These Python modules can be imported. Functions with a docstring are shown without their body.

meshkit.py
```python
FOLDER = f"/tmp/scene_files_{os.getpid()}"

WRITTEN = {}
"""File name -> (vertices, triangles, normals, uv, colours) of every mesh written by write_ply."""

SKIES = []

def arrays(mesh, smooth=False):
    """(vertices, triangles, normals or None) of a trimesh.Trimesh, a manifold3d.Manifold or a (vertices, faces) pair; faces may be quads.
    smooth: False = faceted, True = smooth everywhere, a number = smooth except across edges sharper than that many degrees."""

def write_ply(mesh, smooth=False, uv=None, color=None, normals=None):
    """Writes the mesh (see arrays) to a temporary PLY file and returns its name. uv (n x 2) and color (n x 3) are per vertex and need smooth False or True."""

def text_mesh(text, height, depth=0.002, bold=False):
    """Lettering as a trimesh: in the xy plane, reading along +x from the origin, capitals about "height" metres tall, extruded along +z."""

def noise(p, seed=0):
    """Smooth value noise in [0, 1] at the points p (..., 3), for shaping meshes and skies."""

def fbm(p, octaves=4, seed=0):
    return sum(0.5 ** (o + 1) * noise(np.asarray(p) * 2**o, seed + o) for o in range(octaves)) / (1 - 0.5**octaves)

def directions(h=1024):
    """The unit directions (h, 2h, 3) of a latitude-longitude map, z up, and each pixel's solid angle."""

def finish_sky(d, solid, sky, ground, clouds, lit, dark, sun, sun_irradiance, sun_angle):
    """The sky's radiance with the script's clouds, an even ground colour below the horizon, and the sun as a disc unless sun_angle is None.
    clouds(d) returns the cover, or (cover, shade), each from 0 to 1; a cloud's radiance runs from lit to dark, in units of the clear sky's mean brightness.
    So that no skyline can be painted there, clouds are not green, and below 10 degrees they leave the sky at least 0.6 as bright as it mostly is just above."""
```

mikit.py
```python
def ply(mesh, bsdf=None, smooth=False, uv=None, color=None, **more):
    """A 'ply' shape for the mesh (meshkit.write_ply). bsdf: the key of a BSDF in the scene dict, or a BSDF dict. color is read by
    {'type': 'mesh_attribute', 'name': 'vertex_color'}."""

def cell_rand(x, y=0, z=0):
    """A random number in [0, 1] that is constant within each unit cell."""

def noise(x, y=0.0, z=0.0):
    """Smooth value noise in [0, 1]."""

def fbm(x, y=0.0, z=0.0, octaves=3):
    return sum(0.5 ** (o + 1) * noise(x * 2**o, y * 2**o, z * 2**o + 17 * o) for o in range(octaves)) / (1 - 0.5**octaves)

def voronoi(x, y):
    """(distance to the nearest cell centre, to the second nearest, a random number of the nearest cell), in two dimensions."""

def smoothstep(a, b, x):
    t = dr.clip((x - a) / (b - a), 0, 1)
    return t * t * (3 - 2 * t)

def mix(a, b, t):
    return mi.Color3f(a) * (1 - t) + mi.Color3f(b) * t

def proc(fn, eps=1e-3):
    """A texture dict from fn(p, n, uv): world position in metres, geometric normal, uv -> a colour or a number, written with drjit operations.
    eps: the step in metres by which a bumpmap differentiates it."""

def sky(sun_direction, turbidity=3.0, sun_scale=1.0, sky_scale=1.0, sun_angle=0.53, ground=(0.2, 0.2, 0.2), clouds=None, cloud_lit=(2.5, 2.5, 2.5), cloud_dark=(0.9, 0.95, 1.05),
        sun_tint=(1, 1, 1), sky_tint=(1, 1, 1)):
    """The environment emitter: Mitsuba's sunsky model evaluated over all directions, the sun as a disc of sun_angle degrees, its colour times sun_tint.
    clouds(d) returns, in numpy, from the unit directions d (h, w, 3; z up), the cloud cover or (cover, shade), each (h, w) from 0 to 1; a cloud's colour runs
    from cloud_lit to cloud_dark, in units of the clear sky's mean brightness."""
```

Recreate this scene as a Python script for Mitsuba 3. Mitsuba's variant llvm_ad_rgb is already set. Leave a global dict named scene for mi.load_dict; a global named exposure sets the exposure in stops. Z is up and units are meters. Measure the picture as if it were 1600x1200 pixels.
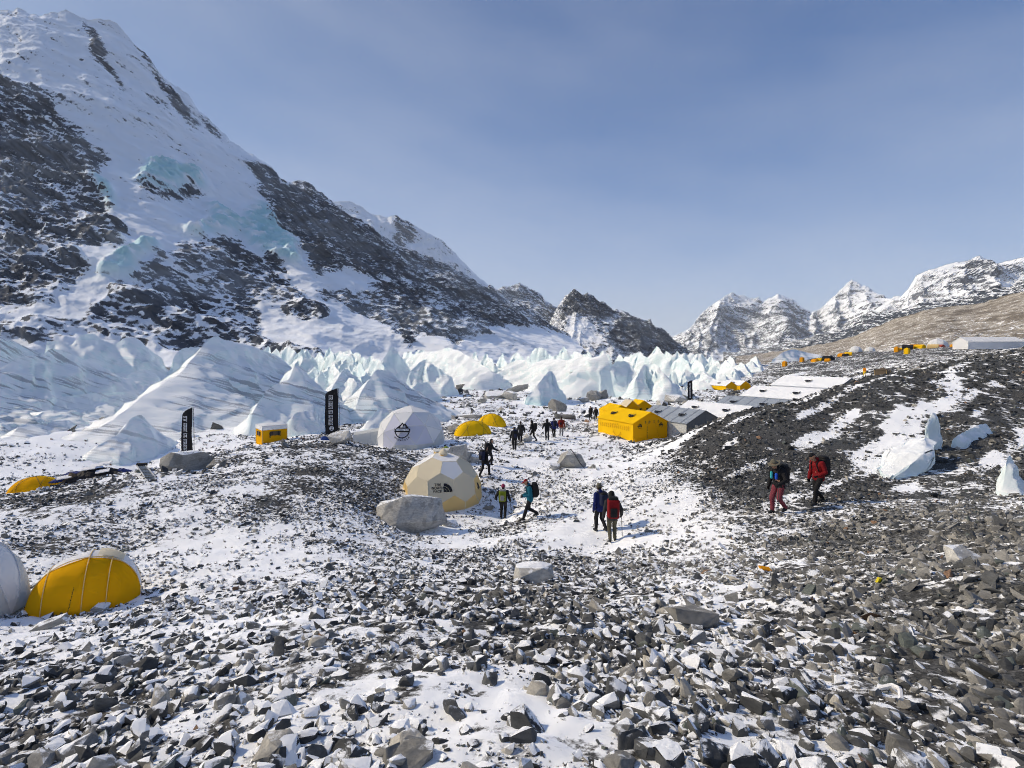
import math, random
import numpy as np, trimesh, shapely, mitsuba as mi, drjit as dr, mikit, meshkit
import manifold3d as m3
from scipy.interpolate import RBFInterpolator
from scipy.ndimage import gaussian_filter
from shapely.geometry import Polygon, Point, LineString, box as sbox
from meshkit import noise as nz, fbm as fb
from mikit import noise as N3, fbm as F3, cell_rand, smoothstep, mix, voronoi, proc

T = mi.ScalarTransform4f
scene, labels = {}, {}
exposure = 1.27

# ------------------------------------------------------------------ camera, sky
EYE = np.array([0.0, 0.0, 8.0])          # photographer's eye on a moraine mound, 8 m above the glacier floor datum
scene['camera'] = {'type': 'perspective', 'fov': 90.0, 'fov_axis': 'x', 'near_clip': 0.1, 'far_clip': 60000.0,
                   'principal_point_offset_y': 40.0 / 1200.0,
                   'to_world': T().look_at(origin=EYE.tolist(), target=[0, 10, 8.0], up=[0, 0, 1])}
SUN_EL, SUN_AZ = math.radians(37.0), math.radians(-81.0)   # sun to the left
SUN = [math.cos(SUN_EL) * math.sin(SUN_AZ), math.cos(SUN_EL) * math.cos(SUN_AZ), math.sin(SUN_EL)]


def cirrus(d):
    el = np.arcsin(np.clip(d[..., 2], -1, 1))
    az = np.arctan2(d[..., 0], d[..., 1])
    q = np.stack([d[..., 0] * 2.2 + d[..., 2] * 1.4, d[..., 1] * 2.2, d[..., 2] * 5.0], -1)
    w = fb(q, 5, 3)
    s = fb(np.stack([q[..., 0] * 3.0 + q[..., 2], q[..., 1] * 3.0, q[..., 2] * 2.5], -1), 5, 11)
    veil = np.clip((w * 0.7 + s * 0.3 - 0.36) * 2.6, 0, 1) * 0.17 + 0.22 * np.clip(0.30 - d[..., 0] * 0.8, 0, 1)
    low = np.exp(-np.maximum(el, 0) / math.radians(12)) * 0.74
    return np.clip(veil + low, 0, 0.85)


scene['sky'] = mikit.sky(SUN, turbidity=2.4, sky_scale=0.88, ground=(0.55, 0.56, 0.6), clouds=cirrus, cloud_lit=(3.3, 3.45, 3.75), cloud_dark=(1.4, 1.6, 2.0), sky_tint=(0.60, 0.91, 1.28), sun_tint=(0.95, 1.0, 1.06))


# ------------------------------------------------------------------ helpers
def at(px, py, D):
    """World point at forward distance D on the line of sight through a point of the 1600 x 1200 survey picture."""
    return np.array([(px - 800.0) / 800.0 * D, D, EYE[2] + (560.0 - py) / 800.0 * D])


def nxt(name):
    if name not in scene and name not in labels:
        return name
    i = 1
    while f'{name}_{i:03d}' in scene or f'{name}_{i:03d}' in labels:
        i += 1
    return f'{name}_{i:03d}'


def thing(name, label, cat, group=None):
    k = nxt(name)
    labels[k] = {'label': label, 'category': cat}
    if group:
        labels[k]['group'] = group
    return k


def put(key, mesh, mat, smooth=False, uv=None, **more):
    if key in scene:
        key = nxt(key)
    scene[key] = mikit.ply(mesh, mat, smooth=smooth, uv=uv, **more)
    return key


def struct(key, mesh, mat, smooth=False, uv=None):
    scene[key] = mikit.ply(mesh, mat, smooth=smooth, uv=uv)
    labels[key] = {'kind': 'structure'}


def grid_faces(nr, nc):
    i = np.arange(nr - 1)[:, None] * nc + np.arange(nc - 1)[None, :]
    return np.stack([i, i + 1, i + nc + 1, i + nc], -1).reshape(-1, 4)


def rotz(a):
    c, s = math.cos(a), math.sin(a)
    return np.array([[c, -s, 0], [s, c, 0], [0, 0, 1.0]])


def pose(mesh, yaw=0.0, loc=(0, 0, 0), scale=1.0):
    v = np.asarray(mesh.vertices) * scale @ rotz(yaw).T + np.asarray(loc)
    return trimesh.Trimesh(v, mesh.faces, process=False)


def cat(ms):
    return trimesh.util.concatenate(ms)


def tube(pts, r, seg=6):
    """A round bar through points."""
    out = []
    for a, b in zip(pts[:-1], pts[1:]):
        a, b = np.asarray(a, float), np.asarray(b, float)
        if np.linalg.norm(b - a) > 1e-6:
            out.append(trimesh.creation.cylinder(r, sections=seg, segment=[a, b]))
    return cat(out)


def slab(poly3, t):
    """A closed sheet of thickness t on a planar 3-D polygon (ring of points), proud along its normal."""
    p = np.asarray(poly3, float)
    c = p.mean(0)
    n = np.zeros(3)
    for a, b in zip(p, np.roll(p, -1, 0)):
        n += np.cross(a - c, b - c)
    n /= np.linalg.norm(n)
    k = len(p)
    v = np.vstack([p + n * t, p, [c + n * t, c]])
    f = []
    for i in range(k):
        j = (i + 1) % k
        f += [[2 * k, i, j], [2 * k + 1, k + j, k + i], [i, k + i, k + j], [i, k + j, j]]
    return trimesh.Trimesh(v, np.array(f), process=False)


def box(cx, cy, cz, sx, sy, sz, yaw=0.0):
    b = trimesh.creation.box((sx, sy, sz))
    return pose(b, yaw, (cx, cy, cz))


def rgb(*c):
    return {'type': 'rgb', 'value': list(c)}


# ------------------------------------------------------------------ materials
def principled(name, base, rough=0.6, spec=0.3, metal=0.0, two=True, **k):
    b = {'type': 'principled', 'base_color': base if isinstance(base, dict) else rgb(*base), 'roughness': rough, 'specular': spec, 'metallic': metal, **k}
    scene[name] = {'type': 'twosided', 'bsdf': b} if two else b


def fabric(name, col, trans=0.5):
    scene[name] = {'type': 'principledthin', 'base_color': rgb(*col), 'roughness': 0.55, 'diff_trans': trans, 'sheen': 0.1}


SNOW = (0.84, 0.86, 0.88)


def ground_color(p, n, uv):
    m = uv.x                                            # how much of the place lies under snow
    hs = uv.y                                           # 0 near .. 1 far: coarser speckle with distance
    a = F3(p.x * 0.9, p.y * 0.9, p.z * 0.9, octaves=3)
    b = N3(p.x * 6.5 + p.y * 2.0, p.y * 6.5, 3.0)
    c = N3(p.x * 17.0, p.y * 17.0, 7.0)
    e = N3(p.x * 2.3, p.y * 2.3, 5.0)
    c = c * 0.50 + N3(p.x * 48.0, p.y * 48.0, 2.0) * 0.32 + N3(p.x * 150.0, p.y * 150.0, 4.0) * 0.18
    k = a * 0.42 + b * dr.lerp(0.30, 0.20, hs) + c * dr.lerp(0.30, 0.10, hs) + e * dr.lerp(0.05, 0.40, hs)
    k = k / 1.09
    cover = smoothstep(0.40, 0.50, k + (m - 0.5) * 0.62)
    d1, d2, r = voronoi(p.x * 34.0, p.y * 34.0)
    g = 0.018 + 0.085 * r * r + 0.025 * smoothstep(0.05, 0.3, d2 - d1)
    tint = mix((1.03, 0.99, 0.92), (0.93, 1.0, 1.03), N3(p.x * 0.4, p.y * 0.4, 1.0))
    dirt = mi.Color3f(g) * tint
    return mix(dirt, SNOW, cover)


principled('ground_material', proc(ground_color), 0.8, 0.2)


def rock_color(p, n, uv):
    r = uv.x
    q = F3(p.x * 9, p.y * 9, p.z * 9, octaves=3)
    f = N3(p.x * 40 + p.z * 20, p.y * 40, p.z * 90) * 0.6 + N3(p.x * 170, p.y * 170, p.z * 170) * 0.4
    dark = mix((0.036, 0.039, 0.042), (0.105, 0.108, 0.108), r * 1.8)
    mid = mix((0.13, 0.128, 0.12), (0.26, 0.254, 0.236), (r - 0.5) * 3.0)
    c = mix(dark, mid, smoothstep(0.52, 0.56, r))
    c = mix(c, (0.38, 0.36, 0.315), smoothstep(0.84, 0.86, r))
    c = mix(c, (0.115, 0.132, 0.122), smoothstep(0.935, 0.94, r))
    c = mix(c, (0.22, 0.135, 0.085), smoothstep(0.975, 0.98, r))
    c = c * (0.30 + 0.75 * q + 0.65 * f)
    th = 1.20 - uv.y * 0.52
    w = smoothstep(th - 0.07, th + 0.07, n.z + (q - 0.5) * 0.85 + (f - 0.5) * 0.22)
    return mix(c, SNOW, w)


principled('rock_material', proc(rock_color), 0.75, 0.25)


def boulder_color(p, n, uv):
    q = F3(p.x * 2.2, p.y * 2.2, p.z * 2.2, octaves=5)
    f = F3(p.x * 14, p.y * 14, p.z * 22, octaves=3)
    base = mix((0.20, 0.195, 0.18), (0.52, 0.51, 0.475), uv.x)
    c = base * (0.22 + 0.75 * q + 0.75 * f)
    c = mix(c, base * 0.45, smoothstep(0.60, 0.70, F3(p.x * 5 + 9, p.y * 5, p.z * 1.6, octaves=3)) * 0.55)
    th = 1.32 - uv.y * 0.95
    w = smoothstep(th - 0.10, th + 0.08, n.z + (f - 0.5) * 0.7)
    return mix(c, SNOW, w)


principled('boulder_material', proc(boulder_color), 0.75, 0.25)


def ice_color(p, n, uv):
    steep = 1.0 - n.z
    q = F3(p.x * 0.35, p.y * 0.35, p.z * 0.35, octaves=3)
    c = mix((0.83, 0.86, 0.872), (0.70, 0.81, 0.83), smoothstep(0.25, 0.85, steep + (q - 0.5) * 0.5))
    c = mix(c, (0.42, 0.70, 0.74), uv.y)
    # dirt flecks drawn out down the slope
    ac, al = p.y * 0.75 + p.z * 1.1 + p.x * 0.15, p.z * 0.16 - p.y * 0.20 - p.x * 0.12
    s1 = N3(ac * 2.3, al, 3.0)
    s2 = N3(ac * 6.0, al * 2.2, 9.0)
    d = smoothstep(0.56, 0.72, s1 * 0.5 + s2 * 0.5) * smoothstep(0.35, 0.6, F3(p.x * 0.12, p.y * 0.12, p.z * 0.3, octaves=2)) * uv.x
    return mix(c, (0.16, 0.18, 0.205), dr.minimum(d, 0.62))


principled('ice_material', proc(ice_color), 0.55, 0.35)


def mountain_color_of(L, zf=0.42, dipx=0.45, lo=(0.050, 0.061, 0.080), hi=(0.155, 0.168, 0.182)):
    """Rock and snow of a mountain whose smallest features are L metres."""
    def fn(p, n, uv):
        x, y, z = p.x / L, p.y / L, p.z / L
        dip = z * 0.9 + (x * dipx - y * 0.2)
        f = F3(x * 0.10 + z * 0.03, y * 0.10, dip * zf, octaves=5)
        g = N3(x * 0.6, y * 0.6, z * 0.9)
        g2 = N3(x * 1.7, y * 1.7, z * 1.5)
        k = uv.x + ((f - 0.5) * 1.5 + (g - 0.5) * 0.75 + (g2 - 0.5) * 0.5) * dr.lerp(0.55, 1.0, smoothstep(0.05, 0.4, uv.x)) + (0.62 - n.z) * 0.6 - uv.y * 0.8
        rock = smoothstep(0.38, 0.66, k)
        h = F3(x * 0.02 + 5, y * 0.02, z * 0.035, octaves=3)
        rc = mix(lo, hi, smoothstep(0.36, 0.68, h))
        rc = rc * (0.45 + 1.1 * N3(x * 0.25, y * 0.25, dip * 1.1))
        sn = mix((0.83, 0.86, 0.89), (0.46, 0.69, 0.73), uv.y * smoothstep(0.25, 0.7, N3(x * 0.22, y * 0.22, z * 0.3) + 0.15))
        return mix(sn, rc, rock)
    return fn


principled('mountain_material', proc(mountain_color_of(9.0, 0.42, 0.85)), 0.85, 0.1)
principled('far_mountain_material', proc(mountain_color_of(30.0, 0.12, 0.9, (0.05, 0.06, 0.08), (0.12, 0.13, 0.15))), 0.85, 0.1)


def moraine_color(p, n, uv):
    f = F3(p.x * 0.12, p.y * 0.12, p.z * 0.2, octaves=4)
    g = N3(p.x * 1.1, p.y * 1.1, p.z * 1.1)
    h = N3(p.x * 0.35 + 4, p.y * 0.35, p.z * 0.6)
    c = mix((0.17, 0.150, 0.125), (0.34, 0.315, 0.275), smoothstep(0.35, 0.65, f)) * (0.6 + 0.75 * g)
    w = smoothstep(0.60, 0.70, f * 0.25 + g * 0.40 + h * 0.35 + (uv.x - 0.5) * 0.6)
    return mix(c, (0.80, 0.81, 0.82), w)


principled('moraine_material', proc(moraine_color), 0.9, 0.1)

# ------------------------------------------------------------------ ground: survey points (bearing/level reading, distance, snow cover)
SURVEY = [
    # foreground mound
    (800, 1200, 2.2, .62), (400, 1195, 2.4, .66), (1200, 1200, 2.2, .56), (0, 1190, 2.9, .45), (1600, 1190, 2.5, .40),
    (800, 1105, 3.0, .62), (400, 1100, 3.2, .60), (1200, 1100, 3.0, .42), (0, 1085, 4.0, .42), (1600, 1080, 3.3, .32),
    (800, 1030, 4.1, .45), (400, 1020, 4.6, .56), (1200, 1030, 4.0, .52), (1600, 1000, 4.3, .28),
    (800, 970, 5.6, .36), (450, 960, 6.6, .6), (1150, 960, 5.9, .68), (1500, 900, 6.0, .28), (1600, 870, 6.5, .26),
    (850, 915, 9.6, .34), (600, 930, 8.0, .55), (1000, 920, 8.8, .55), (1250, 900, 9.0, .38), (1400, 850, 10.5, .3), (1560, 815, 11, .3),
    (100, 1050, 5.6, .62), (300, 990, 7.0, .78), (60, 985, 8.6, .78), (120, 962, 10.6, .72), (0, 965, 10.2, .55), (-150, 960, 10.2, .5), (-400, 1000, 9, .5),
    (300, 870, 14.5, .88), (480, 880, 12.5, .74), (200, 850, 17.0, .62), (0, 830, 17.0, .42), (100, 790, 20.0, .36),
    # left mound crest and what lies behind it
    (60, 778, 21.5, .38), (-80, 782, 21, .4), (150, 752, 25, .5), (230, 733, 27.5, .55), (300, 733, 29, .52), (360, 712, 31, .5), (430, 696, 34, .5), (520, 694, 35, .48), (600, 702, 35, .45), (660, 712, 34, .5),
    (450, 780, 21, .50), (560, 805, 20, .50), (400, 740, 25, .47), (520, 740, 25.5, .38), (620, 745, 28, .45),
    (55, 769, 28.5, .7), (140, 748, 29, .6), (-100, 775, 30, .7), (220, 745, 40, .95), (100, 700, 44, 1.0), (0, 690, 46, 1.0), (300, 695, 46, .9), (420, 690, 46, .7), (415, 692, 42, .6),
    (518, 682, 38.5, .5), (590, 700, 39, .55), (640, 703, 39.5, .55), (560, 690, 41, .5), (0, 660, 60, 1.0), (300, 640, 75, .95), (500, 640, 72, .8), (650, 640, 72, .7),
    # valley with the trail
    (690, 788, 26.7, .60), (643, 829, 21.5, .6), (760, 742, 30, .68), (785, 811, 25, .62), (828, 810, 22, .6), (805, 701, 39, .66), (860, 682, 45, .64), (955, 845, 18, .68),
    (895, 733, 31.5, .72), (925, 657, 66, .6), (740, 677, 48, .6), (770, 664, 54, .6), (850, 640, 75, .72), (700, 650, 66, .6), (850, 622, 95, .72), (780, 615, 105, .6), (640, 610, 110, .6), (950, 620, 98, .6),
    (900, 870, 15, .52), (700, 880, 14.0, .58), (1000, 880, 13.6, .56), (1080, 830, 16.5, .68), (1040, 790, 20.5, .74), (1000, 745, 26, .78), (950, 715, 36, .74),
    (990, 690, 44, .74), (942, 674, 50, .6), (1045, 684, 45, .7), (1060, 670, 54, .6), (1130, 655, 60, .6), (1200, 645, 66, .6), (1260, 632, 73, .6), (1050, 640, 74, .5), (1080, 625, 86, .5),
    # right hill
    (1050, 696, 33, .55), (1075, 676, 35.5, .42), (1100, 662, 36.5, .32), (1130, 652, 37, .26), (1160, 642, 37, .22), (1195, 637, 37.5, .2), (1230, 627, 38, .2), (1265, 616, 39, .2), (1300, 605, 40, .2), (1350, 590, 41, .28), (1400, 582, 42, .30), (1500, 563, 45, .32), (1600, 548, 48, .34), (1720, 530, 50, .34),
    (1110, 745, 24, .30), (1150, 790, 18.5, .36), (1215, 802, 16.6, .44), (1280, 793, 16.9, .48), (1420, 740, 22, .44), (1580, 770, 17.5, .42), (1590, 690, 25, .38), (1500, 690, 25.5, .35), (1350, 700, 26, .40), (1250, 710, 26, .36),
    (1300, 650, 33, .42), (1450, 630, 32.5, .38), (1590, 620, 33, .36), (1180, 850, 13.3, .62), (1300, 840, 13.2, .36), (1450, 800, 15, .38), (1700, 760, 18, .35), (1800, 700, 24, .3),
    # beyond the hill crest: far side camp
    (1400, 590, 60, .5), (1560, 572, 62, .45), (1300, 622, 56, .5), (1350, 588, 97, .5), (1380, 588, 80, .5), (1450, 578, 85, .38), (1300, 590, 105, .3), (1250, 605, 100, .36), (1180, 618, 98, .38), (1145, 610, 104, .5),
    (1150, 592, 140, .42), (1250, 575, 150, .22), (1310, 562, 170, .28), (1400, 548, 200, .18), (1450, 546, 170, .18), (1560, 546, 105, .25), (1600, 543, 110, .25), (1330, 548, 215, .18), (1230, 566, 215, .22), (1500, 542, 190, .18), (1700, 520, 190, .3), (1460, 533, 225, .3), (1600, 515, 230, .3),
    # glacier floor
    (950, 600, 150, .7), (700, 600, 150, .7), (450, 600, 140, .8), (200, 610, 120, .95), (0, 610, 110, 1.0), (-300, 620, 100, .8), (800, 586, 230, .7), (400, 590, 220, .7), (0, 590, 220, .8), (1100, 580, 220, .6), (-400, 600, 220, .8),
]
sv = np.array(SURVEY, float)
pts = np.stack([(sv[:, 0] - 800) / 800 * sv[:, 2], sv[:, 2], EYE[2] + (560 - sv[:, 1]) / 800 * sv[:, 2]], 1)
more = np.array([(0, 0, 6.5), (-5, -4, 5.5), (5, -4, 6.3), (0, -8, 5.6), (-12, -6, 3.5), (12, -6, 5.6), (-30, -30, 1.5), (30, -30, 4.0), (0, -60, 2.0), (-80, -20, 0.5), (80, -20, 6.0), (-14, 2, 2.6), (14, 2, 6.0), (-70, 30, 0.5), (70, 25, 9.0), (150, 60, 18), (10.4, 44, .95), (14, 45.5, .95), (9, 50, 1.0), (15, 44, 1.1), (19, 47, 1.2), (13, 52, 1.0), (20, 46, 1.3), (24, 48, 1.7), (18, 56, 1.1), (29, 50, 2.2), (24, 58, 1.6), (33, 52, 2.8), (30, 60, 2.4), (38, 56, 3.4), (-200, 50, 0), (0, -200, 0), (200, -60, 14), (-150, -100, 0)], float)
pts = np.vstack([pts, more])
snow_v = np.concatenate([sv[:, 3], np.full(len(more), .45)])


def warp(x, y):
    """Distance-compressed plan coordinates, so that near and far survey points weigh alike."""
    r = np.hypot(x, y) + 1e-9
    s = np.log1p(r / 6.0) * 6.0 / r
    return np.stack([x * s, y * s], -1)


Zrbf = RBFInterpolator(warp(pts[:, 0], pts[:, 1]), pts[:, 2], kernel='linear', smoothing=0.004)
Srbf = RBFInterpolator(warp(pts[:, 0], pts[:, 1]), snow_v, kernel='linear', smoothing=0.15)


def sstep(a, b, x):
    t = np.clip((x - a) / (b - a), 0, 1)
    return t * t * (3 - 2 * t)


def ground_base(x, y):
    x, y = np.asarray(x, float), np.asarray(y, float)
    w = warp(x, y)
    z = Zrbf(w.reshape(-1, 2)).reshape(x.shape)
    r = np.hypot(x, y)
    far = np.clip(-2.0 - r * 0.004, -40, 0)
    return z + (far - z) * sstep(230, 420, r)


def ground(x, y):
    x, y = np.asarray(x, float), np.asarray(y, float)
    r = np.hypot(x, y)
    z = ground_base(x, y)
    q = np.stack([x, y, 0 * x], -1)
    z = z + (fb(q / 2.6, 3, 5) - 0.5) * 0.34 * sstep(1, 7, r)
    z = z + (fb(q / 0.62, 3, 9) - 0.5) * 0.13
    z = z + (fb(q / 9.0, 3, 21) - 0.5) * 1.5 * sstep(50, 90, r)
    z = z + (fb(q / 0.16, 2, 31) - 0.5) * 0.035 * (1 - sstep(8, 14, r))
    return z


def snow_at(x, y):
    w = warp(np.asarray(x, float), np.asarray(y, float))
    s = Srbf(w.reshape(-1, 2)).reshape(np.shape(x))
    x, y = np.asarray(x, float), np.asarray(y, float)
    # wind-packed streaks on the right-hand slope, drawn out along the fall line
    hill = sstep(6.5, 10, x) * sstep(15, 19, y) * (1 - sstep(44, 50, y))
    a, b = x * .78 + y * .62, -x * .62 + y * .78
    st = fb(np.stack([a / 6.0, b / 1.0, 0 * a], -1), 3, 91)
    s = s - .13 * hill + .52 * hill * sstep(.58, .70, st)
    # bare and drifted patches of the near and middle ground
    q = np.stack([x, y, 0 * x], -1)
    s = s + (fb(q / 3.2, 3, 95) - .5) * .55 * sstep(3, 7, np.hypot(x, y)) * (1 - hill)
    return np.clip(s, 0, 1)


rr = [0.0, 0.35, 0.7]
while rr[-1] < 420:
    rr.append(max(rr[-1] * 1.0145, rr[-1] + 0.022))
rr = np.array(rr + [470, 540, 640, 800, 1100, 1600, 2500, 5000, 12000, 30000])
th = np.radians(np.concatenate([np.arange(-56, 56.01, 0.22), np.arange(58, 303, 3.0), [304.0]]))
RR, TH = np.meshgrid(rr, th, indexing='ij')
gx, gy = RR * np.sin(TH), RR * np.cos(TH)
gz = ground(gx, gy)
gsnow = snow_at(gx, gy)
gsnow = np.where(RR > 300, 0.25, gsnow)
struct('ground', (np.stack([gx, gy, gz], -1).reshape(-1, 3), grid_faces(len(rr), len(th))[:, ::-1]), 'ground_material', True,
       uv=np.stack([gsnow, sstep(22, 55, RR)], -1).reshape(-1, 2))


# ------------------------------------------------------------------ mountains
def regions(nt, nu, polys, seed, soft=2.6, tmax=1.0, wob=0.02):
    """Soft map on a mountain's own (along, up) coordinates from outlines in those coordinates, with ragged borders."""
    U, Tt = np.meshgrid(np.linspace(0, 1, nu), np.linspace(0, tmax, nt))
    q = np.stack([U * 22, Tt * 16, 0 * U], -1)
    uu = U + (fb(q, 5, seed) - 0.5) * wob * 2.6
    tt = Tt + (fb(q, 5, seed + 7) - 0.5) * wob * 4.0
    m = np.zeros((nt, nu))
    for value, poly in polys:
        m = np.where(shapely.contains_xy(Polygon(poly), uu, tt), value, m)
    return gaussian_filter(m, soft)


def ridged(q, octaves, seed):
    out, w, tot = 0, 1.0, 0
    for o in range(octaves):
        out = out + w * (1 - np.abs(2 * nz(np.asarray(q) * 2.0 ** o, seed + o) - 1)) ** 2
        tot += w
        w *= 0.52
    return out / tot


def mountain(key, crest, foot, zfoot, prof, nu, nt, mat, rock, ice=(), base_rock=0.3, out=(0.3, -0.9, 0.3), amp=(60, 15), scale=500.0, seed=1, jag=0.0, back=0.5, spur=0.0, wob=0.02, dipk=0.4, edge=0.02, band=None, cw=8):
    """A mountain side between a crest line and its foot: surveyed crest, fall line profile, spurs, ridged relief, and a far side."""
    c = np.array(crest, float)
    u = np.linspace(0, 1, nu)
    px = c[0, 0] + (c[-1, 0] - c[0, 0]) * u
    Dc = np.interp(px, c[:, 0], c[:, 2])
    pyc = np.interp(px, c[:, 0], c[:, 1]) + jag * (fb(np.stack([px / 9.0, 0 * px, 0 * px], -1), 4, seed + 50) - 0.5) * 2
    f = np.array(foot, float)
    Dc = gaussian_filter(Dc, nu * 0.03, mode='nearest')
    zc = EYE[2] + (560 - pyc) / 800 * Dc
    Df = np.minimum(np.interp(px, f[:, 0], f[:, 1]), Dc * 0.93)
    nb = nt // 6
    t = np.concatenate([np.linspace(0, 1, nt), 1 + np.linspace(0, 1, nb + 1)[1:] * 0.3])
    tc = np.minimum(t, 1)[:, None]
    D = Df + (Dc - Df) * tc + (np.maximum(t, 1) - 1)[:, None] * (Dc - Df) * back / 0.3
    h = tc ** prof
    zs = gaussian_filter(zc, nu * 0.045, mode='nearest')                # crest kinks fade out down the slope
    zc = zs + (zc - zs) * tc ** cw
    Z = zfoot + (zc - zfoot) * h - np.maximum(t - 1, 0)[:, None] * (zc - zfoot) * 1.5
    X = (px - 800) / 800 * D
    Pm = np.stack([X, D, Z], -1)
    Rm = np.full((nt, nu), base_rock) if band is None else np.interp(np.linspace(0, 1, nt), [b[0] for b in band], [b[1] for b in band])[:, None] * np.ones(nu)
    if rock:
        m = regions(nt, nu, rock, seed, wob=wob)
        Rm = np.clip(Rm + m, 0, 1)
    Im = regions(nt, nu, [(1.0, p) for p in ice], seed + 3, wob=wob * 0.6) if ice else np.zeros((nt, nu))
    Rm = np.vstack([Rm, np.repeat(Rm[-1:], nb, 0)])
    Im = np.vstack([Im, np.repeat(Im[-1:], nb, 0)])
    q = Pm / scale
    qd = np.stack([q[..., 0] * 0.8, q[..., 1] * 0.5, q[..., 2] * 1.2 + dipk * q[..., 0]], -1)
    big = ridged(q, 3, seed) - 0.5
    med = ridged(qd * np.array([3.1, 3.1, 5.5]), 5, seed + 11) - 0.5
    fine = ridged(qd * np.array([16.0, 16.0, 26.0]), 3, seed + 23) - 0.5
    rk = sstep(0.2, 0.7, Rm)
    disp = amp[0] * (0.9 * big + (0.34 + 0.95 * rk) * med + (0.13 + 0.18 * rk) * fine) + amp[1] * (1 - rk) * (fb(q * np.array([7, 7, 3]), 4, seed + 31) - 0.5)
    disp = disp + Im * amp[0] * (0.55 + 0.65 * (ridged(q * 14, 3, seed + 41) - 0.5))
    if spur:
        disp = disp + spur * (ridged(np.stack([u[None] * nu / 60.0 + 0 * D, t[:, None] * 0.7 + 0 * D, 0 * D], -1), 3, seed + 61) - 0.5) * np.sin(np.clip(tc, 0, 1) * math.pi) ** 0.7
    keep = 1 - 0.8 * np.exp(-np.abs(t - 1) / edge)[:, None]
    o = np.array(out, float) / np.linalg.norm(out)
    Pm = Pm + (disp * keep)[..., None] * o
    struct(key, (Pm.reshape(-1, 3), grid_faces(len(t), nu)), mat, True, uv=np.stack([Rm, Im], -1).reshape(-1, 2))


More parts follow.
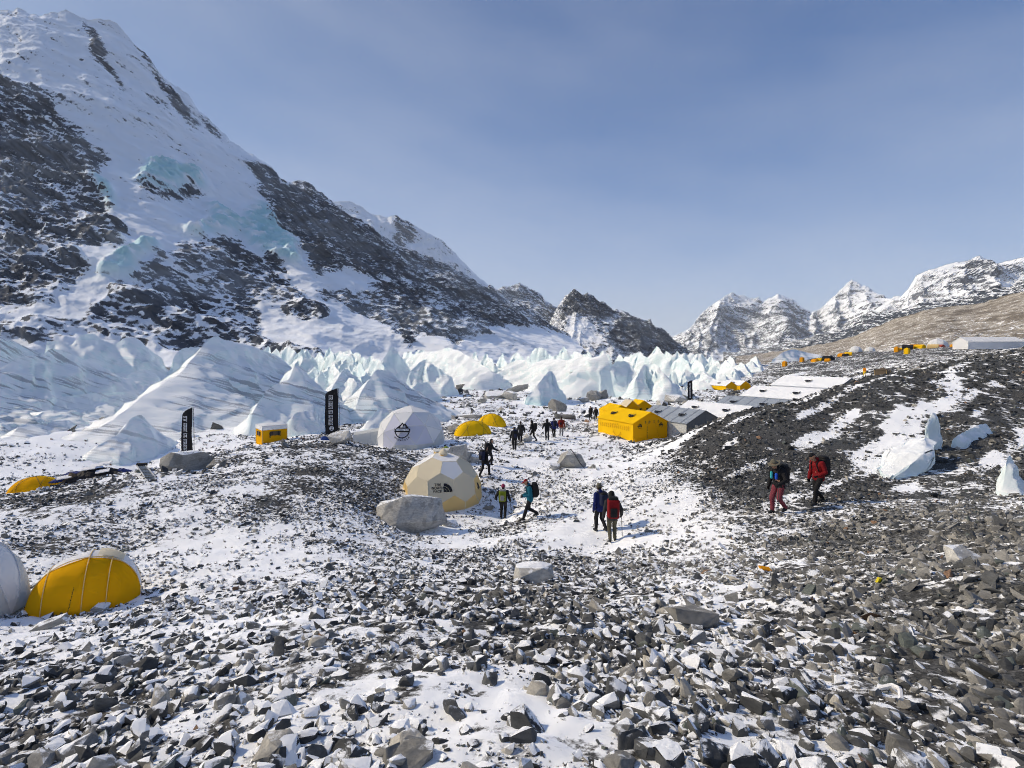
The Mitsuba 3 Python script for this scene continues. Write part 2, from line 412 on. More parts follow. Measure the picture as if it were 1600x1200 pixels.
NUPTSE = dict(
    crest=[(-260, 10, 2350), (-120, 22, 2350), (-30, 8, 2400), (0, 15, 2420), (30, 14, 2450), (62, 24, 2500), (82, 20, 2550), (102, 14, 2600), (122, 24, 2620), (140, 32, 2650), (152, 29, 2680), (172, 31, 2700), (184, 38, 2720), (205, 62, 2740), (228, 84, 2760), (250, 115, 2800), (270, 134, 2850), (292, 146, 2900), (312, 175, 2950), (345, 205, 3000), (372, 228, 3080), (400, 245, 3120), (425, 262, 3180), (441, 284, 3200),
           (448, 288, 3000), (465, 281, 3020), (486, 290, 3050), (505, 303, 3100), (522, 318, 3150), (560, 345, 3250), (600, 372, 3350), (640, 393, 3450), (690, 408, 3600), (720, 424, 3700), (750, 446, 3800), (780, 462, 3900), (815, 476, 4000), (850, 500, 4150), (885, 528, 4300), (905, 552, 4400)],
    foot=[(-260, 650), (0, 720), (300, 820), (500, 900), (700, 1150), (905, 1700)])


REGION = {
    'dark': [(0.0, 0.7666), (0.2232, 0.7318), (0.2575, 0.7063), (0.2876, 0.6792), (0.3262, 0.6199), (0.3648, 0.5531), (0.3708, 0.5091), (0.3519, 0.4628), (0.3708, 0.406), (0.382, 0.3619), (0.3914, 0.3269), (0.3794, 0.267), (0.3433, 0.2272), (0.3159, 0.1846), (0.2876, 0.1489), (0.2575, 0.1177), (0.0, 0.1075)],
    'crest1': [(0.3245, 1.0), (0.3476, 0.9964), (0.3691, 0.8907), (0.388, 0.8028), (0.3794, 0.7558), (0.3605, 0.8231), (0.3391, 0.929)],
    'crest2': [(0.3991, 1.0062), (0.4223, 1.0119), (0.4421, 1.0061), (0.4807, 0.9347), (0.5202, 0.9994), (0.5253, 0.9779), (0.4996, 0.9166), (0.4738, 0.8584), (0.4481, 0.9188), (0.4258, 0.927)],
    'crest2b': [(0.4223, 0.8163), (0.4481, 0.8858), (0.4567, 0.8528), (0.4421, 0.8199)],
    'crest3': [(0.4773, 0.9043), (0.5064, 1.0057), (0.527, 0.9941), (0.503, 0.9261)],
    'b0': [(0.1974, 1.0), (0.2489, 1.0), (0.2575, 0.9538), (0.2232, 0.9644)],
    'b1': [(0.3245, 0.8068), (0.3562, 0.7968), (0.3579, 0.7605), (0.3348, 0.7767)],
    'b2': [(0.3777, 0.7929), (0.4137, 0.8221), (0.4077, 0.7844), (0.3863, 0.7673)],
    'mid': [(0.4103, 0.4881), (0.4292, 0.5157), (0.4481, 0.5236), (0.4678, 0.5622), (0.4936, 0.6115), (0.491, 0.5717), (0.4678, 0.4932), (0.4481, 0.482), (0.4275, 0.4817)],
    'c4': [(0.5408, 0.907), (0.5665, 0.966), (0.6009, 0.9923), (0.5974, 0.8952), (0.5665, 0.8555)],
    'c5': [(0.5536, 0.804), (0.5648, 0.8161), (0.5597, 0.778)],
    'buttress': [(0.5717, 0.8101), (0.5837, 0.8751), (0.6017, 1.02), (0.6223, 1.0), (0.6567, 1.0), (0.7039, 1.0), (0.7725, 1.0), (0.8412, 1.0), (0.8927, 1.0), (0.9528, 1.0), (1.0, 1.0), (0.824, 0.0857), (0.8155, 0.3453), (0.7897, 0.4861), (0.7691, 0.6362), (0.7382, 0.5473), (0.7056, 0.492), (0.6867, 0.5025), (0.6524, 0.4319), (0.6335, 0.4668), (0.6197, 0.5395), (0.6052, 0.6114), (0.5974, 0.6734), (0.5906, 0.7002), (0.5837, 0.7252), (0.5734, 0.7641)],
    'scree': [(0.7039, 0.3521), (0.7725, 0.6141), (0.8155, 0.3453), (1.0, 1.0), (0.7725, 0.0798), (0.7794, 0.1444), (0.7382, 0.2393), (0.721, 0.2977)],
    'rib': [(0.4361, 0.2864), (0.4481, 0.3363), (0.4721, 0.3756), (0.5064, 0.4436), (0.5425, 0.4947), (0.5597, 0.4475), (0.5768, 0.4297), (0.6009, 0.4493), (0.6197, 0.3872), (0.6421, 0.3231), (0.6369, 0.2763), (0.6112, 0.2746), (0.588, 0.2641), (0.5768, 0.2379), (0.5837, 0.1613), (0.5906, 0.1315), (0.6695, 0.0629), (0.4206, 0.0413), (0.4249, 0.0798), (0.3519, 0.0664), (0.0, 0.0602), (0.0, 0.1016), (0.2575, 0.1015), (0.3519, 0.123), (0.3691, 0.1681), (0.4034, 0.215)],
    'outcrop': [(0.618, 0.2498), (0.6524, 0.2873), (0.6738, 0.2871), (0.6695, 0.2396), (0.6438, 0.1935), (0.6249, 0.2126)],
    'rock6': [(0.7039, 0.4406), (0.7725, 0.6141), (0.7897, 0.4861), (0.8155, 0.2937), (0.7897, 0.1263), (0.7725, 0.2248), (0.7382, 0.2786), (0.7039, 0.3219), (0.6695, 0.3078), (0.6524, 0.3486)],
    'ice1': [(0.4773, 0.413), (0.4893, 0.4717), (0.5193, 0.5486), (0.5425, 0.5695), (0.5562, 0.637), (0.5768, 0.7157), (0.5888, 0.7244), (0.5923, 0.6478), (0.6026, 0.6149), (0.6146, 0.5089), (0.6155, 0.4422), (0.6009, 0.4493), (0.5837, 0.4477), (0.5665, 0.4557), (0.5536, 0.5095), (0.5064, 0.4436), (0.4807, 0.3883)],
    'ice2': [(0.4077, 0.5112), (0.4292, 0.5939), (0.4592, 0.6287), (0.4961, 0.6784), (0.503, 0.6149), (0.491, 0.5773), (0.4807, 0.5863), (0.4481, 0.5284), (0.4292, 0.5157), (0.4103, 0.4881)],
    'ice3': [(0.3605, 0.2009), (0.382, 0.2535), (0.4077, 0.2786), (0.4335, 0.3336), (0.4378, 0.2971), (0.4034, 0.2179), (0.3648, 0.1877)],
    'ice4': [(0.333, 0.4737), (0.3648, 0.4635), (0.3734, 0.3989), (0.3648, 0.3969), (0.3519, 0.4395)],
}
G = REGION
G['cliff'] = [(.596, .66), (.604, .80), (.635, .86), (.68, .84), (.73, .80), (.765, .66), (.74, .56), (.70, .53), (.665, .52), (.645, .49), (.625, .57), (.608, .60)]
mountain('snow_mountain', NUPTSE['crest'], NUPTSE['foot'], -10, 1.35, 500, 370, 'mountain_material',
         rock=[(0.52, G['dark']), (0.52, G['crest1']), (0.5, G['crest2']), (0.42, G['crest2b']), (0.4, G['crest3']), (0.36, G['b0']), (0.16, G['b1']), (0.2, G['b2']), (0.55, G['mid']), (0.5, G['c4']), (0.4, G['c5']),
               (0.52, G['buttress']), (0.72, G['cliff']), (0.50, G['rib']), (0.6, G['outcrop']), (0.50, G['rock6']), (0.56, G['scree'])],
         ice=[G['ice1'], G['ice2'], G['ice3'], G['ice4']], base_rock=0.10, out=(0.45, -0.75, 0.35), amp=(85, 22), scale=620.0, seed=4, spur=45, jag=4.0, back=0.6, wob=0.024, dipk=0.45, edge=0.03, cw=30)
mountain('fluted_snow_peak', [(470, 340, 5200), (518, 316, 5200), (545, 314, 5300), (562, 321, 5350), (580, 334, 5400), (605, 340, 5450), (618, 336, 5500), (632, 344, 5500), (655, 358, 5600), (675, 366, 5650), (692, 376, 5700), (700, 386, 5750), (720, 405, 5800), (745, 430, 5900), (772, 455, 6000), (800, 480, 6100)],
         [(470, 4100), (800, 4900)], 400, 1.0, 300, 130, 'mountain_material', rock=[(0.5, [(.42, .5), (.45, 1.01), (.52, 1.01), (.56, .9), (.47, .6)]), (.4, [(.6, 1.01), (.72, 1.01), (.7, .86)]), (.4, [(.66, .5), (.73, .8), (.76, .6)])], base_rock=0.08, out=(0.2, -0.9, 0.3), amp=(70, 50), scale=420, seed=9, jag=2.5, spur=190, edge=0.05)
mountain('middle_peak', [(740, 470, 5300), (765, 446, 5300), (778, 452, 5350), (790, 447, 5400), (812, 441, 5450), (830, 452, 5500), (846, 460, 5500), (852, 470, 5500), (880, 484, 5600), (905, 530, 5700), (930, 556, 5700)],
         [(740, 4300), (930, 4600)], -20, 1.1, 170, 150, 'mountain_material', rock=[], base_rock=0.40, out=(0.1, -0.9, 0.3), amp=(110, 20), scale=420, seed=14, jag=4.0, spur=150, edge=0.05, band=[(0, .35), (.5, .45), (.75, .36), (1, .48)])
mountain('dark_rock_peak', [(850, 520, 5000), (872, 478, 5000), (884, 462, 5050), (897, 452, 5100), (908, 460, 5100), (918, 456, 5100), (932, 467, 5150), (946, 474, 5200), (958, 485, 5250), (972, 484, 5300), (985, 493, 5300), (1000, 497, 5350), (1012, 502, 5400), (1016, 498, 5400), (1022, 512, 5450), (1035, 514, 5500), (1045, 524, 5550), (1062, 540, 5600), (1085, 551, 5700), (1100, 556, 5700)],
         [(850, 3300), (960, 3400), (1100, 4300)], -20, 1.25, 240, 190, 'mountain_material', rock=[(.35, [(.1, .7), (.15, 1.01), (.45, 1.01), (.42, .8), (.25, .72)]), (.3, [(.4, .4), (.5, 1.01), (1, 1.01), (1, 0), (.7, .1)]), (-.22, [(.1, .3), (.16, .66), (.3, .62), (.35, .3)])], base_rock=0.40, out=(0.1, -0.9, 0.3), amp=(110, 20), scale=430, seed=21, jag=3.0, spur=160, edge=0.04)
mountain('far_snow_peak', [(1030, 535, 12500), (1052, 527, 12500), (1068, 520, 12500), (1082, 508, 12500), (1100, 487, 12600), (1112, 475, 12600), (1128, 466, 12700), (1143, 457, 12800), (1152, 461, 12800), (1162, 462, 12800), (1172, 465, 12800), (1186, 464, 12800), (1191, 472, 12800), (1200, 466, 12800), (1215, 460, 12800), (1226, 464, 12800), (1244, 470, 12800), (1252, 480, 12800), (1268, 488, 12800), (1280, 484, 12700), (1300, 466, 12600), (1318, 448, 12500), (1331, 437, 12500), (1345, 446, 12400), (1356, 447, 12300), (1370, 461, 12200), (1384, 471, 12100), (1400, 476, 12000), (1440, 480, 11800)],
         [(1030, 9500), (1440, 8500)], -60, 1.15, 380, 160, 'far_mountain_material', rock=[(-.3, [(.12, .0), (.16, .2), (.3, .25), (.36, .0)])], base_rock=0.45, out=(-0.15, -0.9, 0.3), amp=(420, 60), scale=1500, seed=33, jag=2.6, spur=1300, edge=0.03, band=[(0, .34), (.3, .42), (.7, .39), (.92, .28), (1, .12)])
mountain('right_snow_peak', [(1340, 500, 9000), (1384, 474, 9000), (1398, 462, 9000), (1408, 464, 8900), (1420, 450, 8800), (1430, 431, 8800), (1442, 426, 8700), (1470, 416, 8600), (1500, 409, 8500), (1512, 407, 8500), (1530, 399, 8400), (1545, 407, 8400), (1553, 412, 8300), (1575, 408, 8200), (1600, 402, 8100), (1660, 392, 8000), (1760, 400, 7800)],
         [(1340, 6000), (1760, 5200)], -40, 1.15, 280, 120, 'far_mountain_material', rock=[(-.5, [(.47, .74), (.55, .86), (.63, .9), (.7, .78), (.6, .66)]), (.25, [(.36, .88), (.43, 1.01), (.5, .95), (.46, .84)])], base_rock=0.46, out=(-0.2, -0.9, 0.3), amp=(330, 40), scale=1200, seed=41, jag=2.0, spur=800, edge=0.03, band=[(0, .85), (.4, .58), (.6, .42), (.85, .36), (1, .2)])
mountain('dark_foreground_ridge', [(1130, 553, 4600), (1170, 548, 4500), (1200, 541, 4300), (1232, 533, 4200), (1265, 527, 4000), (1290, 520, 3900), (1318, 512, 3800), (1345, 496, 3700), (1362, 487, 3600), (1385, 488, 3500), (1410, 483, 3400), (1450, 470, 3300), (1500, 466, 3200), (1540, 447, 3100), (1575, 449, 3000), (1600, 436, 3000), (1720, 410, 2900)],
         [(1130, 3200), (1720, 1700)], -20, 1.1, 260, 70, 'mountain_material', rock=[], base_rock=0.80, out=(-0.3, -0.9, 0.3), amp=(70, 10), scale=420, seed=52, jag=2.5, spur=90, edge=0.05, band=[(0, .9), (1, .72)])
mountain('moraine_hill', [(1150, 557, 1100), (1190, 552, 1000), (1240, 545, 900), (1270, 540, 860), (1300, 534, 820), (1335, 526, 760), (1365, 512, 700), (1400, 498, 640), (1440, 486, 600), (1465, 480, 580), (1510, 477, 560), (1535, 473, 545), (1575, 460, 520), (1600, 455, 500), (1660, 440, 480), (1800, 410, 430)],
         [(1150, 420), (1240, 330), (1330, 270), (1450, 250), (1600, 250), (1800, 230)], 4.0, 1.2, 280, 90, 'moraine_material', rock=[], base_rock=0.5, out=(-0.2, -0.9, 0.3), amp=(7, 1), scale=70, seed=61, jag=1.6, spur=6, edge=0.05, band=[(0, .62), (.5, .5), (1, .38)])


# ------------------------------------------------------------------ glacier ice: pinnacles and fins
def serac(label, crest, wl, wr, q=1.3, flute=0.5, fl_len=1.6, dirty=0.0, blue=0.0, seed=0, n=None, group=None, sink=0.8, shear=0.6, rough=0.45, jagged=1.0, slim=.62):
    """An ice fin: a crest line through surveyed points with melted, fluted flanks on both sides."""
    c = np.array([at(*p) for p in crest])
    if seed < 100:
        wl, wr = wl * slim, wr * slim
    seg = np.r_[0, np.cumsum(np.linalg.norm(np.diff(c[:, :2], axis=0), axis=1))]
    Lc = seg[-1]
    Dm = c[:, 1].mean()
    step = max(Dm / 512 * 2.0, Lc / 130)
    ns = int(np.clip(Lc / step, 22, 150))
    nt = int(np.clip((wl + wr) / (step * 1.2), 20, 90)) // 2 * 2 + 1
    s = np.linspace(0, 1, ns) * Lc
    from scipy.interpolate import PchipInterpolator
    C = PchipInterpolator(seg, c)(s)
    sm = gaussian_filter(C[:, :2], (ns / 7, 0), mode='nearest')
    tan = np.gradient(sm, axis=0)
    tan /= np.linalg.norm(tan, axis=1, keepdims=True)
    nor = np.stack([tan[:, 1], -tan[:, 0]], 1)                       # to the right of the crest's direction
    t = np.linspace(-1, 1, nt)
    t = np.sign(t) * np.abs(t) ** 1.15
    S, Tt = np.meshgrid(s, t, indexing='ij')
    k = np.stack([S / fl_len + seed * 7.3, np.abs(Tt) * 0.3 + np.sign(Tt) * 5, 0 * S], -1)
    wmod = 1 + 0.35 * (fb(np.stack([S / (Lc * 0.35) + seed, np.sign(Tt) * 3, 0 * S], -1), 3, seed + 2) - 0.5) * 2
    off = np.where(Tt < 0, Tt * wl, Tt * wr) * wmod
    taper = np.clip(np.minimum(S, Lc - S) / (Lc * 0.12), 0, 1) ** 0.5
    off = off * (0.35 + 0.65 * taper)
    X = C[:, None, 0] + nor[:, None, 0] * off
    Y = C[:, None, 1] + nor[:, None, 1] * off
    base = ground_base(X, Y) - sink
    top = np.maximum(C[:, 2] + 0.12 * rough * (C[:, 2].max() - base.min()) * (fb(np.stack([s / (Lc * 0.06), s * 0, s * 0], -1), 3, seed + 5) - 0.5), 0)[:, None]
    prof = (1 - np.abs(Tt)) ** q
    endt = np.clip(np.minimum(S, Lc - S) / (Lc * 0.05), 0, 1)
    hh = np.maximum(top - base, 0.05) * endt
    Z = base + hh * prof
    bell = 4 * np.abs(Tt) * (1 - np.abs(Tt))
    shift = np.abs(Tt) * shear * hh / fl_len
    fl = ridged(np.stack([S / fl_len + shift + seed, np.sign(Tt) * 4 + np.abs(Tt) * 0.5, 0 * S + seed], -1), 4, seed + 3) - 0.5
    lump = fb(np.stack([X, Y, Z], -1) / max(hh.max() * 0.45, 0.6), 3, seed + 8) - 0.5
    H_ = hh.max()
    crag = ridged(np.stack([X, Y, Z * .8], -1) / max(H_ * 0.42, 0.5) + seed * 1.7, 4, seed + 13) - 0.5
    chip = ridged(np.stack([X, Y, Z], -1) / max(H_ * 0.11, 0.3) + seed, 2, seed + 17) - 0.5
    d = flute * 1.9 * fl * bell ** 0.6 + (lump * 0.16 * bell ** 0.7 + crag * 0.15 * bell ** 0.5 + chip * 0.022 * bell ** .4) * H_ * jagged
    nn = np.stack([nor[:, None, 0] * np.sign(Tt), nor[:, None, 1] * np.sign(Tt), 0 * Tt + 0.45], -1)
    V = np.stack([X, Y, Z], -1) + nn * d[..., None]
    key = thing('ice_pinnacle', label, 'ice pinnacle', group)
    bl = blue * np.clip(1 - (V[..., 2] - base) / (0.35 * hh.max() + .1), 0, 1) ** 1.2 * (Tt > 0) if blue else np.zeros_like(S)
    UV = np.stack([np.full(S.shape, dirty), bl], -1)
    m_ = nt // 2                                                     # two flanks meeting in a sharp crest
    va, vb = V[:, :m_ + 1], V[:, m_:]
    na, nb_ = va.shape[1], vb.shape[1]
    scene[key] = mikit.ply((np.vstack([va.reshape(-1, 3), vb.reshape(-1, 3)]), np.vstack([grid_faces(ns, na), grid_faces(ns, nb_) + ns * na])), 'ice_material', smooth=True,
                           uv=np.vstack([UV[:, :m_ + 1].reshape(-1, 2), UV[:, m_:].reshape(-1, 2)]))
    return key


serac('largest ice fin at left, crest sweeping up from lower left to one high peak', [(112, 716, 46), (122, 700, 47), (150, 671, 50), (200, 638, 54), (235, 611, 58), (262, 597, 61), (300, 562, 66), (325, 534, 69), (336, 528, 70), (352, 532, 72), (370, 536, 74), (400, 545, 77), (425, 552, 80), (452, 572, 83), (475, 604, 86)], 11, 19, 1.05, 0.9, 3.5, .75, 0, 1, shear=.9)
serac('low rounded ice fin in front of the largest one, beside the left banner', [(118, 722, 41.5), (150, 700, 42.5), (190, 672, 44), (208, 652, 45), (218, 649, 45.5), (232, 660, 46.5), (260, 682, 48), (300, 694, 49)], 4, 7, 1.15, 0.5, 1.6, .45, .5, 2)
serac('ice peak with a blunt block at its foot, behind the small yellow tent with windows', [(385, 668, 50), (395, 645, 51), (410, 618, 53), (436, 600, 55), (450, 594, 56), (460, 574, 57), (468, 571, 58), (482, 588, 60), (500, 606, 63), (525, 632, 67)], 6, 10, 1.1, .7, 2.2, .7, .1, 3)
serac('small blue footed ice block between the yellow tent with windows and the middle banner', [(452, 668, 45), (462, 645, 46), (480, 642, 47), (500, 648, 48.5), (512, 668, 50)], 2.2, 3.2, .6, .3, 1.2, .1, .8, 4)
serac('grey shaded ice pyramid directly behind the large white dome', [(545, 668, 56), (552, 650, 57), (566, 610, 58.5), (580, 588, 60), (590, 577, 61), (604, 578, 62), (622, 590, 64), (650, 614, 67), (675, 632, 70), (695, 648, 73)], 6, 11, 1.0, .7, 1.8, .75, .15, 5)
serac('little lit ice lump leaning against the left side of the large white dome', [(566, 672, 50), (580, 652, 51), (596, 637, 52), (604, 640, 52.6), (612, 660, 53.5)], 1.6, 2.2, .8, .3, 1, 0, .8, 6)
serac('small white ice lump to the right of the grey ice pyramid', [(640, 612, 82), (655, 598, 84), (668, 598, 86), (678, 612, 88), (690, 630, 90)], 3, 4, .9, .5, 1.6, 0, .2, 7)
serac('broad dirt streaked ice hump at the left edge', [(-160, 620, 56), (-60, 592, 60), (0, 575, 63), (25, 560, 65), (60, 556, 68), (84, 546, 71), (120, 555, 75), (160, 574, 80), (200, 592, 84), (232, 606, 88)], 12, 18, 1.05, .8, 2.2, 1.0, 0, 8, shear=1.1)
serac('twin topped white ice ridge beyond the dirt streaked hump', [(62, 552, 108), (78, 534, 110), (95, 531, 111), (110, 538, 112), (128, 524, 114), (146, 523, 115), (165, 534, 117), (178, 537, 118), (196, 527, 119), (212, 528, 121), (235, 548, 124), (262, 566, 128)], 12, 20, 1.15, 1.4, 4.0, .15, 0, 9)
serac('dark streaked ice slope cut off by the left edge above the others', [(-220, 490, 90), (-80, 500, 94), (0, 524, 98), (30, 538, 101), (52, 546, 104), (75, 562, 108)], 14, 18, 1.1, .8, 3, .8, 0, 10)
serac('low crumbling ice bank at the left, nearest to the snow slope', [(-60, 690, 46), (10, 684, 48), (35, 664, 50), (60, 662, 52), (95, 655, 54), (118, 668, 57)], 4, 5, .75, .6, 1.6, .35, .35, 11)
serac('low white ice wave behind the crumbling bank', [(20, 660, 60), (50, 640, 62), (88, 622, 65), (130, 616, 68), (160, 614, 70), (210, 612, 74), (235, 622, 78)], 5, 7, .85, .7, 2.4, .35, .1, 12)
serac('small round ice knob in the snowy gap left of the largest fin', [(192, 594, 96), (210, 580, 98), (225, 577, 99), (240, 583, 101), (252, 594, 103)], 4, 6, .8, .5, 2.5, .1, .1, 13)
serac('small ice fin peeping out left of the highest peak', [(268, 562, 120), (280, 548, 122), (300, 542, 124), (315, 543, 126), (330, 556, 128)], 8, 10, 1.1, .9, 3, .1, 0, 14)
serac('jagged low ice bank at the left edge, standing on the snow slope', [(-70, 668, 50), (-20, 648, 52), (20, 640, 54), (52, 650, 56), (70, 642, 57), (96, 660, 60)], 8, 10, .7, .8, 2.0, .5, .3, 15, rough=.8, jagged=1.6)
serac('broken ice step below the low white ice wave', [(60, 652, 62), (92, 634, 64), (120, 640, 66), (150, 628, 68), (176, 634, 71), (205, 648, 74)], 8, 10, .7, .8, 2.4, .4, .2, 16, rough=.8, jagged=1.5)
serac('small tilted ice tooth on the left shoulder of the largest fin', [(222, 640, 60), (238, 622, 62), (252, 596, 64), (262, 600, 65), (276, 622, 67)], 4, 6, .9, .5, 1.6, .3, .1, 17, rough=.7, jagged=1.4)
serac('narrow ice fin right of the largest peak with a steep grey face', [(372, 600, 88), (392, 572, 92), (404, 558, 95), (416, 566, 97), (440, 596, 101)], 6, 8, .95, .8, 2.4, .4, 0, 18, rough=.7, jagged=1.3)
serac('white ice spur between the grey pyramid and the blunt block', [(512, 620, 84), (528, 590, 87), (538, 576, 89), (548, 582, 91), (566, 612, 95)], 5, 7, .95, .7, 2.0, .25, 0, 19, rough=.7, jagged=1.3)
# the fins of the middle distance
serac('long fluted ice wall left of the trail with deep grooves', [(632, 566, 158), (645, 557, 154), (660, 550, 150), (682, 549, 143), (700, 543, 136), (712, 546, 132), (735, 558, 124), (760, 574, 116), (782, 596, 110)], 9, 15, 1.0, 1.3, 2.6, .1, 0, 20)
serac('ice pyramid with a sharp shaded right face in front of the fluted wall', [(632, 592, 100), (648, 574, 101), (664, 562, 102), (676, 569, 101), (692, 580, 100), (712, 593, 99)], 7, 8, .95, .6, 1.6, .25, 0, 21)
serac('white ice cone rising above the left end of the fluted wall', [(592, 570, 130), (604, 553, 131), (613, 541, 132), (622, 552, 134), (640, 574, 138)], 9, 11, 1.2, .9, 3, 0, 0, 22)
serac('great fluted ice wall behind the flat boulders, lit from the left', [(778, 592, 150), (790, 574, 146), (812, 562, 138), (836, 566, 130), (858, 561, 124), (880, 563, 118), (905, 558, 112), (930, 557, 106), (946, 553, 102), (952, 566, 100), (962, 590, 97)], 9, 17, .9, 1.6, 2.8, .1, 0, 23, shear=1.0)
serac('white ice spur with a turquoise foot at the edge of the flat snow', [(818, 622, 84), (836, 606, 85), (852, 586, 87), (862, 579, 89), (868, 592, 88), (874, 612, 86)], 4, 5, 1.0, .5, 1.4, 0, 1.0, 24)
serac('ice fin with a large shaded flank right of the great wall', [(948, 588, 99), (956, 572, 100), (966, 564, 101), (980, 566, 102), (990, 576, 101), (998, 592, 99), (1004, 604, 97)], 6, 7, .9, .6, 1.6, .1, 0, 25)
serac('tall shaded ice shield behind the three small yellow tents', [(990, 600, 92), (998, 584, 94), (1008, 570, 96), (1022, 569, 95), (1034, 580, 93), (1048, 598, 91), (1064, 616, 90)], 6, 6, .85, .6, 1.6, .15, 0, 26)
serac('low shaded ice hump just left of the far banner', [(1030, 620, 90), (1044, 604, 91), (1056, 600, 92), (1066, 606, 91), (1078, 622, 89)], 4, 4, .85, .5, 1.6, .15, .2, 27)
R_ = random.Random(5)
LOOK = ['sharp white ice pinnacle in the crowd across the glacier', 'fluted ice pinnacle among its neighbours on the glacier', 'small lit ice tooth in the distant ice field']
row = [(418, 541, 118), (450, 541, 128), (474, 545, 122), (498, 550, 140), (514, 543, 132), (530, 549, 126), (545, 546, 150), (562, 552, 128), (578, 556, 118), (560, 566, 100), (520, 566, 104), (490, 572, 96), (538, 582, 90), (760, 553, 150), (742, 549, 175), (785, 551, 170), (808, 551, 180), (842, 542, 150), (858, 553, 165), (880, 541, 150), (897, 549, 170), (918, 549, 160), (942, 547, 165), (968, 553, 150), (985, 553, 175),
       (1000, 549, 160), (1026, 541, 165), (1040, 549, 180), (1058, 548, 170), (1078, 551, 185), (1092, 552, 165), (1112, 556, 190), (1140, 556, 200), (1180, 556, 210), (1010, 558, 135), (1040, 562, 130), (1062, 558, 140), (1086, 562, 135), (1110, 566, 140), (1134, 562, 150), (1158, 566, 155), (1176, 564, 165), (1050, 578, 118), (1072, 576, 120), (1098, 580, 124), (1122, 578, 128), (1146, 580, 134), (1170, 580, 140), (1088, 592, 108), (1114, 592, 112), (1186, 570, 180), (825, 556, 140), (870, 556, 140), (700, 556, 165), (660, 546, 185), (640, 548, 190)]
for i, (px, py, D) in enumerate(row):
    hw = R_.uniform(7, 21) * 130 / D * (0.8 + D / 600)
    a = R_.uniform(.15, 1.0)
    e = R_.uniform(14, 24)
    j = lambda s: R_.uniform(-s, s)
    cr = [(px - hw * 1.25, py + e + 8, D * (1 + a * .06)), (px - hw * .6, py + e * R_.uniform(.12, .65), D * (1 + a * .03)), (px - hw * .15, py + R_.uniform(0, 5), D), (px, py, D), (px + hw * .35, py + e * R_.uniform(.05, .5), D * (1 - a * .03)), (px + hw * .8, py + e * R_.uniform(.2, .8), D * (1 - a * .05)), (px + hw * 1.4, py + e + 8, D * (1 - a * .08))]
    w = (hw / 800 * D) * R_.uniform(.8, 1.15) + .6
    serac(LOOK[0], cr, w, w * 1.25, R_.uniform(.95, 1.35), R_.uniform(.6, 1.2), R_.uniform(1.6, 3), R_.uniform(0, .25), 0, 100 + i, group='ice pinnacles crowding the glacier in the middle distance')
serac('low rounded ice bank on the right slope below the far orange tents', [(1198, 606, 118), (1215, 598, 122), (1240, 588, 128), (1262, 581, 132), (1280, 580, 136), (1300, 584, 140)], 5, 6, .7, .5, 3, .1, .1, 190)
serac('dusty white ice ridge in front of the brown moraine, right end of the ice field', [(1202, 566, 232), (1214, 557, 236), (1226, 549, 240), (1240, 546, 244), (1256, 550, 248), (1272, 553, 252), (1292, 559, 258)], 5, 6, .9, 1.2, 4, .6, 0, 191)


# ------------------------------------------------------------------ colours of made things
fabric('yellow_fabric', (0.95, 0.60, 0.015), 0.3)
fabric('deep_yellow_fabric', (0.88, 0.46, 0.01), 0.4)
fabric('cream_fabric', (0.80, 0.73, 0.56), 0.5)
fabric('tan_yellow_fabric', (0.80, 0.61, 0.28), 0.5)
fabric('white_fabric', (0.84, 0.85, 0.86), 0.25)
fabric('pale_grey_fabric', (0.66, 0.68, 0.67), 0.3)
fabric('blue_white_fabric', (0.66, 0.68, 0.80), 0.3)
fabric('orange_fabric', (0.85, 0.38, 0.02), 0.4)
principled('grey_roof', (0.30, 0.34, 0.39), 0.5)
principled('grey_gable', (0.13, 0.14, 0.15), 0.7)
principled('light_seam', (0.55, 0.57, 0.6), 0.6)
principled('dark_seam', (0.10, 0.085, 0.06), 0.6)
principled('yellow_seam', (0.55, 0.30, 0.02), 0.6)
principled('black_print', (0.012, 0.012, 0.014), 0.6)
principled('white_print', (0.78, 0.78, 0.8), 0.6)
principled('black_cloth', (0.012, 0.012, 0.015), 0.75)
principled('blue_plastic', (0.015, 0.05, 0.22), 0.4)
principled('navy_cloth', (0.02, 0.035, 0.16), 0.7)
principled('pale_blue_cloth', (0.35, 0.48, 0.75), 0.7)
principled('brown_cloth', (0.10, 0.075, 0.05), 0.8)
principled('white_foam', (0.78, 0.78, 0.79), 0.7)
principled('dull_metal', (0.55, 0.56, 0.58), 0.35, 0.5, 0.8)
principled('dark_panel', (0.045, 0.055, 0.055), 0.6)
principled('brick_red_cloth', (0.45, 0.09, 0.05), 0.7)
principled('dark_opening', (0.015, 0.013, 0.012), 0.9)
principled('fresh_snow', SNOW, 0.8, 0.2)
KEEP_OUT = []                                          # where no loose stones lie


def site(px, D, sink=0.0):
    x = (px - 800.0) / 800.0 * D
    return np.array([x, D, float(ground(x, D)) - sink])


def keep_out(p, r):
    KEEP_OUT.append((p[0], p[1], r))


# ------------------------------------------------------------------ boulders
def rock_mesh(seed, n=16, power=3.0, dims=(1, 1, 1), sub=0.0, amp=0.0, flat_base=True):
    r = np.random.default_rng(seed)
    d = r.normal(size=(n, 3))
    d /= (np.abs(d) ** power).sum(1, keepdims=True) ** (1 / power)
    d *= r.uniform(0.82, 1.0, (n, 1))
    m = trimesh.convex.convex_hull(d * 0.5)
    m.apply_scale(np.array(dims) / m.extents)
    m.apply_translation(-m.bounds.mean(0))
    if sub:
        m = m.subdivide_to_size(max(dims) * sub, max_iter=8)
        v = m.vertices
        s = max(dims)
        e = fb(v / (0.30 * s) + seed, 4, seed % 97) - 0.5
        m = trimesh.Trimesh(v + m.vertex_normals * (e * amp * s)[:, None], m.faces, process=False)
    return m


